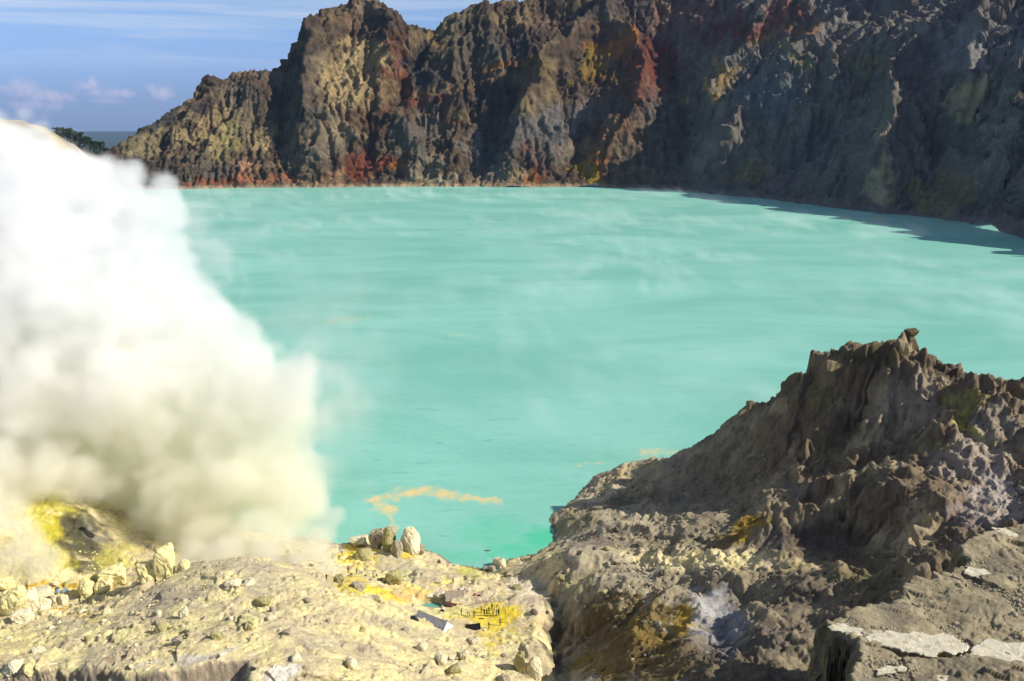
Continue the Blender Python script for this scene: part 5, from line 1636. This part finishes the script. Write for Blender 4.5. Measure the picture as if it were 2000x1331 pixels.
def slab(pix, label, th=.9, lift=.28):
    w_ = [PZ(a, b, LZ + 1.0)[:2] for a, b in pix]
    n = len(w_)
    ring = []
    for i in range(n):
        ax, ay = w_[i]; bx, by = w_[(i + 1) % n]
        for t in np.linspace(0, 1, 9)[:-1]:
            ring.append((ax + (bx - ax) * t, ay + (by - ay) * t))
    Rg = np.array(ring)
    for _ in range(1):
        Rg = 0.5 * Rg + 0.25 * (np.roll(Rg, 1, 0) + np.roll(Rg, -1, 0))
    c = Rg.mean(0)
    wob = 0.75 * np.stack([noise2(Rg[:, 0] / 2.2, Rg[:, 1] / 2.2, 15), noise2(Rg[:, 0] / 2.2, Rg[:, 1] / 2.2, 16)], 1) + 0.40 * np.stack([noise2(Rg[:, 0] / .9, Rg[:, 1] / .9, 5), noise2(Rg[:, 0] / .9, Rg[:, 1] / .9, 6)], 1) + 0.22 * np.stack([noise2(Rg[:, 0] / .3, Rg[:, 1] / .3, 7), noise2(Rg[:, 0] / .3, Rg[:, 1] / .3, 8)], 1)
    Rg = Rg + wob
    bm = bmesh.new(); rings_ = []
    for s_ in (1.0, .97, .9, .78, .62, .45, .28, .12):
        q_ = c + (Rg - c) * s_
        z_ = G.sample(q_[:, 0], q_[:, 1]); z_ = ledge_top(q_[:, 0], q_[:, 1])
        zt = z_ + lift + 0.10 * noise2(q_[:, 0] / 1.5, q_[:, 1] / 1.5, 51) + .04 * noise2(q_[:, 0] / .4, q_[:, 1] / .4, 52) - (.10 if s_ == 1.0 else 0)
        rings_.append([bm.verts.new((a, b, z2)) for (a, b), z2 in zip(q_, zt)])
    low_ = [bm.verts.new((v.co.x + .05 * (c[0] - v.co.x), v.co.y + .05 * (c[1] - v.co.y), v.co.z - th * .4 + .08 * math.sin(i * 1.3))) for i, v in enumerate(rings_[0])]
    low2 = [bm.verts.new((v.co.x + .02 * (c[0] - v.co.x), v.co.y + .02 * (c[1] - v.co.y), v.co.z - th)) for v in rings_[0]]
    m_ = len(Rg)
    for A, B in zip(rings_[:-1], rings_[1:]):
        for i in range(m_):
            bm.faces.new((A[i], A[(i + 1) % m_], B[(i + 1) % m_], B[i]))
    bm.faces.new(rings_[-1])
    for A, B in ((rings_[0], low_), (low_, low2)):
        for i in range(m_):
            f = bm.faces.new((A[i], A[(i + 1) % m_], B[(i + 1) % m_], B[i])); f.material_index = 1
    bmesh.ops.recalc_face_normals(bm, faces=bm.faces)
    me = bpy.data.meshes.new('crust_slab'); bm.to_mesh(me); bm.free()
    add('crust_slab', me, [M_crust, M_cliffy], label=label, category='rock slab')


slab([(1614, 1216), (1640, 1214), (1680, 1224), (1720, 1232), (1690, 1240), (1655, 1236), (1625, 1226)], 'small pale crust plate at the very tip of the near ledge', .8)
slab([(1690, 1236), (1730, 1236), (1790, 1240), (1850, 1242), (1880, 1256), (1892, 1272), (1880, 1284), (1830, 1284), (1795, 1290), (1750, 1276), (1705, 1262)], 'long pale crust plate with an undercut brown edge on the ledge', 1.2, .45)
slab([(1898, 1264), (1930, 1255), (1975, 1262), (2060, 1262), (2120, 1290), (2120, 1345), (2000, 1345), (1960, 1325), (1905, 1306), (1892, 1288)], 'broadest white crust plate at the right edge, past the crack', .9, .38)
slab([(1712, 1308), (1760, 1303), (1768, 1315), (1740, 1322), (1712, 1320)], 'small pale plate below the long crust plate', .5, .2)
slab([(1820, 1326), (1880, 1320), (1960, 1330), (1990, 1345), (1900, 1350), (1830, 1345)], 'pale plate cut off by the bottom edge of the photo', .6, .25)
slab([(1982, 1240), (2030, 1236), (2060, 1250), (2010, 1256), (1985, 1250)], 'small pale plate above the broadest white one', .7, .35)
slab([(1940, 1024), (1962, 1020), (1992, 1036), (1985, 1044), (1950, 1040)], 'pale plate at the upper right corner of the ledge', .7, .3)
slab([(1882, 1098), (1925, 1108), (1948, 1122), (1925, 1126), (1885, 1112)], 'tilted layered plate at the back of the ledge', .8, .3)
# white crust along the lower left lip
log('slabs')
#@@PEOPLE@@
# ================================================================== PEOPLE AND THEIR THINGS
SHIRT = {'black': (.02, .02, .022), 'white': (.75, .75, .72), 'blue': (.03, .08, .35), 'red': (.32, .035, .03), 'grey': (.18, .18, .18), 'brown': (.12, .07, .045), 'green': (.06, .12, .05), 'navy': (.02, .03, .08)}
MC = {k: plain('cloth_' + k, v, .9, .12, 4, .1) for k, v in SHIRT.items()}
M_skin = plain('skin', (.23, .12, .075), .6, .05)
M_hair = plain('hair', (.012, .01, .009), .7, .1)
M_boot = plain('rubber_boots', (.02, .02, .02), .5, .1)

POSES = {
    # joints: pelvis, waist, chest, neck, head, head top; shoulders, elbows, wrists, hands; hips, knees, ankles, toes
    'stand': dict(pel=(0, 0, .94), wai=(0, 0, 1.08), che=(0, .01, 1.30), nec=(0, 0, 1.48), hea=(0, -.02, 1.60), top=(0, -.01, 1.71),
                  sL=(.19, 0, 1.42), eL=(.25, .02, 1.14), wL=(.25, -.06, .90), hL=(.245, -.09, .80), sR=(-.19, 0, 1.42), eR=(-.25, .03, 1.14), wR=(-.27, -.03, .89), hR=(-.27, -.05, .79),
                  kL=(.11, -.02, .50), aL=(.12, .02, .09), tL=(.13, -.15, .03), kR=(-.11, -.01, .50), aR=(-.13, .03, .09), tR=(-.15, -.13, .03)),
    'walk': dict(pel=(0, 0, .92), wai=(0, -.02, 1.06), che=(0, -.05, 1.28), nec=(0, -.08, 1.46), hea=(0, -.12, 1.57), top=(0, -.13, 1.68),
                 sL=(.19, -.05, 1.40), eL=(.24, .12, 1.16), wL=(.23, .14, .92), hL=(.22, .13, .82), sR=(-.19, -.05, 1.40), eR=(-.24, -.16, 1.14), wR=(-.22, -.34, 1.00), hR=(-.21, -.42, .97),
                 kL=(.10, -.16, .52), aL=(.10, -.22, .12), tL=(.10, -.38, .05), kR=(-.10, .06, .50), aR=(-.10, .30, .14), tR=(-.10, .20, .03)),
    'bend': dict(pel=(0, .08, .88), wai=(0, -.02, 1.00), che=(0, -.24, 1.10), nec=(0, -.42, 1.14), hea=(0, -.52, 1.12), top=(0, -.62, 1.09),
                 sL=(.18, -.34, 1.10), eL=(.22, -.40, .82), wL=(.16, -.48, .60), hL=(.14, -.52, .51), sR=(-.18, -.34, 1.10), eR=(-.22, -.38, .82), wR=(-.15, -.50, .60), hR=(-.12, -.55, .52),
                 kL=(.13, -.06, .48), aL=(.15, .03, .09), tL=(.17, -.13, .03), kR=(-.13, .00, .48), aR=(-.16, .06, .09), tR=(-.18, -.10, .03)),
    'squat': dict(pel=(0, .12, .34), wai=(0, .06, .48), che=(0, -.06, .66), nec=(0, -.14, .84), hea=(0, -.18, .95), top=(0, -.19, 1.06),
                  sL=(.18, -.08, .78), eL=(.24, -.22, .58), wL=(.14, -.38, .48), hL=(.10, -.45, .46), sR=(-.18, -.08, .78), eR=(-.24, -.22, .58), wR=(-.14, -.38, .48), hR=(-.10, -.45, .44),
                  kL=(.18, -.26, .50), aL=(.16, -.02, .10), tL=(.18, -.19, .03), kR=(-.18, -.26, .50), aR=(-.16, -.02, .10), tR=(-.18, -.19, .03)),
    'point': dict(pel=(0, 0, .94), wai=(0, 0, 1.08), che=(0, .01, 1.30), nec=(0, 0, 1.48), hea=(0, -.02, 1.60), top=(0, -.01, 1.71),
                  sL=(.19, 0, 1.42), eL=(.28, -.10, 1.20), wL=(.12, -.26, 1.26), hL=(.05, -.30, 1.30), sR=(-.19, 0, 1.42), eR=(-.30, -.06, 1.20), wR=(-.16, -.26, 1.22), hR=(-.09, -.31, 1.25),
                  kL=(.13, -.03, .50), aL=(.18, .02, .09), tL=(.21, -.14, .03), kR=(-.12, .0, .50), aR=(-.15, .05, .09), tR=(-.19, -.11, .03)),
}


def body_mesh(pose):
    J = POSES[pose]
    rad = dict(pel=.150, wai=.130, che=.160, nec=.060, hea=.098, top=.075, s=.075, e=.046, w=.032, h=.042, k=.062, a=.044, t=.040)
    names = list(J)
    idx = {n: i for i, n in enumerate(names)}
    V = [J[n] for n in names]
    E = [('pel', 'wai'), ('wai', 'che'), ('che', 'nec'), ('nec', 'hea'), ('hea', 'top')]
    for S_ in 'LR':
        E += [('che', 's' + S_), ('s' + S_, 'e' + S_), ('e' + S_, 'w' + S_), ('w' + S_, 'h' + S_), ('pel', 'k' + S_), ('k' + S_, 'a' + S_), ('a' + S_, 't' + S_)]
    me = bpy.data.meshes.new('skeleton')
    me.from_pydata(V, [(idx[a], idx[b]) for a, b in E], [])
    o = bpy.data.objects.new('skeleton', me); COL.objects.link(o)
    md = o.modifiers.new('skin', 'SKIN')
    for n, i in idx.items():
        r_ = rad.get(n, rad.get(n[0], .05))
        me.skin_vertices[0].data[i].radius = (r_, r_ * (.8 if n in ('che', 'pel', 'wai') else 1))
        me.skin_vertices[0].data[i].use_root = n == 'pel'
    sb = o.modifiers.new('sub', 'SUBSURF'); sb.levels = 1
    dg = bpy.context.evaluated_depsgraph_get()
    dg.update()
    out = bpy.data.meshes.new_from_object(o.evaluated_get(dg), depsgraph=dg)
    bpy.data.objects.remove(o)
    segs = {'head': (['nec', 'hea', 'top'], 2), 'arm': (['e', 'w', 'h'], 2)}

    def dist(p, a, b):
        a = Vector(a); b = Vector(b); ab = b - a
        t = max(0, min(1, (p - a).dot(ab) / ab.length_squared))
        return (p - a - ab * t).length
    for p in out.polygons:
        c = p.center
        best = min(((dist(c, J[a], J[b]), (a, b)) for a, b in E), key=lambda q: q[0])[1]
        b_ = best[1]
        if b_ in ('hea', 'top') or b_[0] == 'h' and b_[1] in 'LR':
            m_ = 2
        elif b_[0] == 'w' and b_[1] in 'LR':
            m_ = 2
        elif b_[0] == 'k' or (b_[0] == 'a'):
            m_ = 1
        elif b_[0] == 't' and b_ != 'top':
            m_ = 3
        else:
            m_ = 0
        p.material_index = m_
        p.use_smooth = True
    out.name = 'person'
    return out


BODY = {k: body_mesh(k) for k in POSES}


def cap_mesh(brim):
    bm = bmesh.new(); bmesh.ops.create_uvsphere(bm, u_segments=10, v_segments=6, radius=.118)
    for v in list(bm.verts):
        if v.co.z < -.03:
            v.co.z = -.03
        v.co.y *= 1.08
    if brim:
        for v in bm.verts:
            if v.co.z <= -.029:
                v.co.x *= 1.45; v.co.y *= 1.45
    me = bpy.data.meshes.new('cap'); bm.to_mesh(me); bm.free()
    return me


CAP = [cap_mesh(False), cap_mesh(True)]


def person(px_, py_, pose, shirt, trousers, rot, label, hat=None, sc=1.12):
    p = G.hit(px_, py_)
    if p is None:
        return
    me = BODY[pose].copy(); me.materials.clear()
    for m_ in (MC[shirt], MC[trousers], M_skin, M_boot):
        me.materials.append(m_)
    o = add('person', me, None, (p[0], p[1], p[2] + .12), label=label, category='person')
    o.rotation_euler = (0, 0, rot); o.scale = (sc, sc, sc)
    J = POSES[pose]
    hm_ = CAP[1 if hat else 0].copy(); hm_.name = 'hat' if hat else 'hair'; hm_.materials.append(MC[hat] if hat else M_hair)
    h = add('hat' if hat else 'hair', hm_, None, (J['hea'][0], J['hea'][1] + .015, J['hea'][2] + .045), parent=o)
    return o


PEOPLE = [
    (638, 1136, 'stand', 'black', 'black', 0.3, 'person in black alone on the crest right under the steam', None),
    (901, 1203, 'stand', 'black', 'navy', 1.2, 'person in black at the left end of the yellow yard', None),
    (917, 1206, 'bend', 'grey', 'black', -1.4, 'person in grey bending down, second from the left in the yard', None),
    (926, 1208, 'stand', 'brown', 'black', .4, 'person in a brown top, third from the left in the yard', None),
    (940, 1199, 'stand', 'black', 'brown', 2.0, 'person in black and brown left of the group in the yard', None),
    (946, 1205, 'point', 'navy', 'black', -.5, 'person in navy holding both hands up in the yard group', None),
    (951, 1204, 'stand', 'green', 'black', .9, 'person in a green shirt in the thick of the yard group', None),
    (955, 1199, 'stand', 'brown', 'navy', 3.0, 'person in brown with a red hat in the yard group', 'red'),
    (961, 1194, 'point', 'black', 'grey', .2, 'person in black and grey furthest back in the yard group', None),
    (963, 1206, 'stand', 'black', 'black', 1.6, 'person all in black at the front of the yard group', None),
    (967, 1201, 'walk', 'white', 'black', -1.0, 'person in a white shirt walking among the yard group', None),
    (970, 1205, 'stand', 'grey', 'black', .1, 'person in grey and black right of centre in the group', None),
    (974, 1204, 'stand', 'black', 'white', 2.5, 'person in white trousers at the right end of the group', None),
    (992, 1217, 'stand', 'white', 'navy', 1.9, 'person in a white shirt standing apart at the right of the yard', None),
    (977, 1223, 'point', 'brown', 'black', .7, 'person in brown lifting hands in front of the group', 'red'),
    (955, 1230, 'walk', 'black', 'brown', -.8, 'person walking alone at the front of the yellow yard', None),
    (861, 1142, 'walk', 'white', 'black', -1.9, 'person in a white shirt striding on the yellow path above the tents', None),
    (885, 1143, 'stand', 'brown', 'brown', .3, 'person in brown standing right of the striding one', None),
    (680, 1119, 'stand', 'brown', 'grey', 1.1, 'person in brown beside the steam on the yellow slope', None),
    (686, 1128, 'bend', 'black', 'grey', .5, 'person bent over at the left of the digging crew', None),
    (697, 1124, 'stand', 'grey', 'brown', -.3, 'person in grey standing left of the pale hump', None),
    (714, 1135, 'stand', 'navy', 'navy', .2, 'person in navy in the digging crew', None),
    (721, 1141, 'bend', 'blue', 'navy', 1.3, 'person in a bright blue jacket bending over baskets', None),
    (729, 1132, 'stand', 'black', 'brown', 2.1, 'person in black and brown in the middle of the digging crew', None),
    (736, 1134, 'walk', 'black', 'black', -1.1, 'person in black walking in the digging crew', None),
    (744, 1138, 'squat', 'brown', 'black', .8, 'person squatting at the right of the digging crew', None),
    (764, 1144, 'bend', 'red', 'black', -.6, 'person in dark red bending by the olive rock mound', None),
    (664, 1080, 'stand', 'blue', 'green', .4, 'person in a blue top on the yellow patch by the lake', None),
    (668, 1083, 'squat', 'grey', 'black', .1, 'person squatting beside the one in the blue top', None),
    (692, 1074, 'bend', 'red', 'brown', -.9, 'person in red bending on the yellow patch by the lake', None),
    (735, 1076, 'bend', 'white', 'brown', .9, 'person in white bending by the lakeside outcrop', None),
    (156, 1181, 'walk', 'black', 'brown', 1.5, 'person in dark clothes walking with a carrying pole on the left flat', None),
    (8, 1238, 'walk', 'brown', 'black', -.7, 'person in a brown jacket at the left edge of the photo', None),
    (214, 1170, 'bend', 'navy', 'grey', .2, 'person in navy bending below the split boulder', None),
    (219, 1171, 'squat', 'red', 'black', .6, 'person in red squatting at the foot of the mound', None),
    (54, 1155, 'stand', 'brown', 'grey', .5, 'person in brown standing at the far end of the orange flat', None),
]
for a in PEOPLE:
    person(*a)
log('people')


def cyl(bm, a, b, ra, rb=None, n=10, cap_=True, mi=0):
    a = Vector(a); b = Vector(b); rb = ra if rb is None else rb
    q_ = (b - a).to_track_quat('Z', 'Y')
    A = [bm.verts.new(a + q_ @ Vector((ra * math.cos(t), ra * math.sin(t), 0))) for t in np.linspace(0, 2 * math.pi, n + 1)[:-1]]
    B = [bm.verts.new(b + q_ @ Vector((rb * math.cos(t), rb * math.sin(t), 0))) for t in np.linspace(0, 2 * math.pi, n + 1)[:-1]]
    fs = [bm.faces.new((A[i], A[(i + 1) % n], B[(i + 1) % n], B[i])) for i in range(n)]
    if cap_:
        fs.append(bm.faces.new(list(reversed(A)))); fs.append(bm.faces.new(B))
    for f in fs:
        f.material_index = mi


def mesh_of(name, fn):
    bm = bmesh.new(); fn(bm); me = bpy.data.meshes.new(name); bm.to_mesh(me); bm.free(); return me


M_wood = plain('pole_wood', (.22, .14, .07), .8)
M_basket = plain('basket_weave', (.30, .20, .08), .9, .3, 12)
M_tarp = plain('grey_tarp', (.60, .61, .66), .7, .08, .8, .3)
M_tarpb = plain('blue_tarp', (.10, .17, .38), .6, .15, 1.5)
M_sheet = plain('beige_sheet', (.60, .52, .42), .9, .14, 1.2)
M_black = plain('black_tarp', (.018, .018, .024), .6, .3, 1.5)
M_drum = plain('blue_drum', (.20, .30, .45), .5, .15, 2)
M_drumshade = plain('drum_inside', (.012, .016, .05), .8)
M_rust = plain('rusty_pipe', (.20, .055, .03), .8, .3, 4)
M_sack = plain('white_sack', (.72, .70, .66), .9, .12, 3)

# carrying pole with two baskets
p = G.hit(166, 1180)
o = add('carrying_pole', mesh_of('carrying_pole', lambda bm: cyl(bm, (-.9, 0, 1.38), (.9, 0, 1.38), .025, n=6)), M_wood, (p[0], p[1] + .2, p[2]), label='wooden carrying pole with two hanging baskets held out by the walker on the left flat', category='carrying pole')


def basket(bm, x):
    cyl(bm, (x, 0, .45), (x, 0, .80), .15, .22, 10)
    for dx in (-.18, .18):
        cyl(bm, (x + dx, 0, .8), (x, 0, 1.38), .01, n=4)


for x_ in (-.85, .85):
    add('basket', mesh_of('basket', lambda bm, x_=x_: basket(bm, x_)), M_basket, parent=o)
o.rotation_euler = (0, 0, -.3)

# drums
for (a, b, lb, lid) in ((113, 1163, 'blue open drum standing upright behind the two round stones', 0), (123, 1161, 'blue drum lying tilted just right of the upright one', 1)):
    p = G.hit(a, b)
    t_ = add('drum', None, None, (p[0], p[1], p[2] + .5), label=lb, category='drum')
    add('body', mesh_of('body', lambda bm: (cyl(bm, (0, 0, 0), (0, 0, 1.5), .52, n=18), [cyl(bm, (0, 0, z_ - .03), (0, 0, z_ + .03), .55, n=18) for z_ in (.5, 1.0, 1.5)])), M_drum, parent=t_)
    add('opening', mesh_of('opening', lambda bm: cyl(bm, (0, 0, 1.535), (0, 0, 1.545), .47, n=18)), M_drumshade, parent=t_)  # dark disc on the closed drum top stands in for its shaded inside
    if lid:
        t_.rotation_euler = (R(-25), R(60), R(20)); t_.scale = (.8, .8, .8)


def tent(px_, py_, L, Wd, Hh, rot, mat, label, strip=False, cat='tent', zoff=0.0):
    p = G.hit(px_, py_)
    t_ = add('tent', None, None, (p[0], p[1], p[2] + zoff), label=label, category=cat)
    t_.rotation_euler = (0, 0, rot)
    r = np.random.default_rng(int(px_))
    for sgn in (-1, 1):
        nx_, ny_ = 12, 6
        bm = bmesh.new()
        g_ = [[bm.verts.new((-L / 2 + L * i / nx_, sgn * (Wd / 2 * j / ny_) * (1.0 + .04 * math.sin(i * 1.7)), Hh * (1 - j / ny_) - .10 * math.sin(math.pi * i / nx_) * (1 - j / ny_ * .5) - .08 * math.sin(math.pi * j / ny_) + r.uniform(-.03, .03))) for j in range(ny_ + 1)] for i in range(nx_ + 1)]
        for i in range(nx_):
            for j in range(ny_):
                f = bm.faces.new((g_[i][j], g_[i + 1][j], g_[i + 1][j + 1], g_[i][j + 1]))
        ext = bmesh.ops.solidify(bm, geom=bm.faces[:], thickness=.03)
        me = bpy.data.meshes.new('roof_panel'); bm.to_mesh(me); bm.free()
        add('roof_panel', me, mat, parent=t_)
    for e in (-1, 1):
        def tri(bm, e=e):
            a = [bm.verts.new((e * (L / 2 - .12), y_, z_)) for y_, z_ in ((-Wd / 2 * .96, -.1), (Wd / 2 * (.96 if e > 0 else .05), -.1), (0, Hh * .97))]
            b = [bm.verts.new((e * (L / 2 - .16), y_, z_)) for y_, z_ in ((-Wd / 2 * .96, -.1), (Wd / 2 * (.96 if e > 0 else .05), -.1), (0, Hh * .97))]
            bm.faces.new(a); bm.faces.new(b[::-1])
            for i in range(3):
                bm.faces.new((a[i], b[i], b[(i + 1) % 3], a[(i + 1) % 3]))
        add('end_flap', mesh_of('end_flap', tri), mat, parent=t_)
    for x_ in (-L / 2 + .2, 0, L / 2 - .2):
        add('pole', mesh_of('pole', lambda bm, x_=x_: cyl(bm, (x_, 0, -.1), (x_, 0, Hh - .05), .04, n=6)), M_wood, parent=t_)
    if strip:
        for k, x_ in enumerate((L * .18, L * .32, L * .44)):
            def st_(bm, x_=x_):
                vs_ = [bm.verts.new(v) for v in ((x_, -Wd / 2 * 1.04, -.1), (x_ + .28, -Wd / 2 * 1.04, -.1), (x_ + .28, -Wd / 4, Hh / 2 + .04), (x_, -Wd / 4, Hh / 2 + .04))]
                w2 = [bm.verts.new(v.co + Vector((0, .03, -.03))) for v in vs_]
                bm.faces.new(vs_); bm.faces.new(w2[::-1])
                for i in range(4):
                    bm.faces.new((vs_[i], w2[i], w2[(i + 1) % 4], vs_[(i + 1) % 4]))
            add('blue_strip', mesh_of('blue_strip', st_), M_tarpb, parent=t_)
    return t_


tent(846, 1222, 9.0, 5.6, 2.7, R(-33), M_tarp, 'long grey tarpaulin tent with blue strips below the little pool', True)
tent(888, 1168, 5.2, 3.4, 2.2, R(8), M_sheet, 'beige sheet shelter with a dark open left end behind the pool', zoff=.1)
tent(924, 1228, 3.6, 2.2, 1.2, R(12), M_black, 'low black tarpaulin shelter at the lower left of the yellow yard')


def heap(px_, py_, w, h, mat, label, name='bundle', cat='bundle', seed=0, n=4):
    p = G.hit(px_, py_)
    r = np.random.default_rng(seed + int(px_))
    t_ = add(name, None, None, p, label=label, category=cat)
    for k in range(n):
        me = SMALL[k % 8].copy(); me.materials.clear(); me.name = 'folded_sheet'
        c_ = add('folded_sheet', me, mat, (r.uniform(-.5, .5) * w, r.uniform(-.3, .3) * w, h * .3 * r.random()), parent=t_)
        c_.scale = (w * r.uniform(.3, .5), w * r.uniform(.2, .4), h * r.uniform(.4, .6)); c_.rotation_euler = (0, 0, r.uniform(0, 3))


heap(806, 1212, 1.8, 1.2, M_black, 'dark heap added for the shadow at the left end of the grey tent', seed=1)  # black heap stands in for the dark shadow at the tent's end
heap(860, 1196, 1.8, .9, M_black, 'dark blue-black tarpaulin heap between pool and grey tent', seed=2)
heap(868, 1190, 1.0, 1.0, M_sack, 'white sack on the tarpaulin heap beside the pool', 'sack', 'sack', 3, 2)
heap(880, 1186, 2.6, .9, plain('maroon_cloth', (.09, .035, .03), .9), 'dark maroon pile of gear right of the pool', seed=4, n=6)
heap(929, 1165, 1.1, .6, MC['red'], 'red cloth bundle on the pale bank above the yard', seed=5, n=3)
heap(938, 1166, 1.1, .5, M_black, 'black bundle right of the red one on the pale bank', seed=6, n=3)
heap(725, 1134, 1.4, .7, M_black, 'dark heap of tools amid the digging crew', seed=7, n=5)
heap(754, 1140, 1.2, .7, MC['brown'], 'brown heap of gear right of the digging crew', seed=8, n=4)
heap(110, 1196, 2.6, .7, plain('orange_sulphur', (.55, .26, .05), .9), 'orange brown sulphur heap below the two round stones', 'sulphur_heap', 'sulphur heap', 9, 6)
heap(135, 1190, 2.0, .6, MS_yel, 'yellow sulphur heap right of the orange brown one', 'sulphur_heap', 'sulphur heap', 10, 5)
heap(915, 1222, 1.6, .8, plain('ochre_heap', (.40, .22, .05), .9), 'ochre heap left of the low black shelter', 'sulphur_heap', 'sulphur heap', 11, 5)
heap(10, 1225, 1.8, .9, MC['brown'], 'brown load beside the walker at the left edge', seed=12, n=3)
# posts, planks and pipes
for (a, b, h, lb) in ((690, 1112, 2.2, 'thin dark post on the yellow slope near the steam'), (905, 1172, 1.6, 'short post on the bank above the yard'), (987, 1212, 2.4, 'thin pole standing at the right side of the yellow yard')):
    p = G.hit(a, b)
    add('post', mesh_of('post', lambda bm, h=h: cyl(bm, (0, 0, -.2), (.05, 0, h), .05, n=6)), M_wood, p, label=lb, category='post')


def pipe(pts, rad, mat, name, label, cat):
    W_ = []
    for a, b in pts:
        p = G.hit(a, b); W_.append((p[0], p[1], p[2] + rad * 1.6))
    o0 = Vector(W_[0])
    add(name, mesh_of(name, lambda bm: [cyl(bm, Vector(W_[i]) - o0, Vector(W_[i + 1]) - o0, rad, n=6) for i in range(len(W_) - 1)]), mat, tuple(o0), label=label, category=cat)


pipe([(181, 1188), (195, 1181)], .22, M_rust, 'rusty_pipe', 'short rusty red pipe lying on the pale flat', 'pipe')
pipe([(96, 1301), (112, 1299)], .12, M_sack, 'plank', 'pale plank lying on the brown cliff edge at the lower left', 'plank')
pipe([(895, 1182), (903, 1182)], .15, M_wood, 'plank', 'olive plank on the ground above the yard', 'plank')
pipe([(935, 1211), (946, 1211)], .14, M_black, 'plank', 'dark beam lying in the yellow yard', 'plank')
pipe([(880, 1192), (920, 1183), (950, 1176), (968, 1170)], .05, M_wood, 'rope', 'thin brown rope strung over the bank above the yard', 'rope')
pipe([(1020, 1235), (1032, 1260), (1045, 1290)], .05, M_wood, 'rope', 'thin rope running down the pale slab towards the gully', 'rope')

# the little pool
M_pool = plain('pool_water', (.13, .33, .27), .25, .12, .8, .1)
pp = [(812, 1190), (822, 1182), (838, 1177), (858, 1176), (863, 1179), (856, 1187), (846, 1193), (828, 1193)]
zp = GP[2] - .5
pw = [PZ(a, b, zp) for a, b in pp]
me = mesh_of('pool', lambda bm: bm.faces.new([bm.verts.new(v) for v in pw]))
add('pool_water', me, M_pool, kind='structure', label='small dull green pool between the tents')
# bank stones around the pool and floating crust in the inlet
x, y, z = PZ(952, 1076, 0.06)
me = SMALL[2].copy(); me.name = 'driftwood'; me.materials.clear()
o = add('driftwood', me, MS_dark, (x, y, z), label='dark lump of crust floating in the green inlet', category='floating crust'); o.scale = (1.0, .35, .25)
for (a, b, w_, h_, lb) in ((866, 1184, 12, 8, 'pale stone at the right corner of the pool'), (812, 1186, 10, 6, 'pale stone at the left corner of the pool'), (838, 1170, 18, 7, 'low pale stone on the far bank of the pool')):
    put_rock(a, b, w_, h_, lb, MS_cream, name='stone', cat='stone')
log('done')
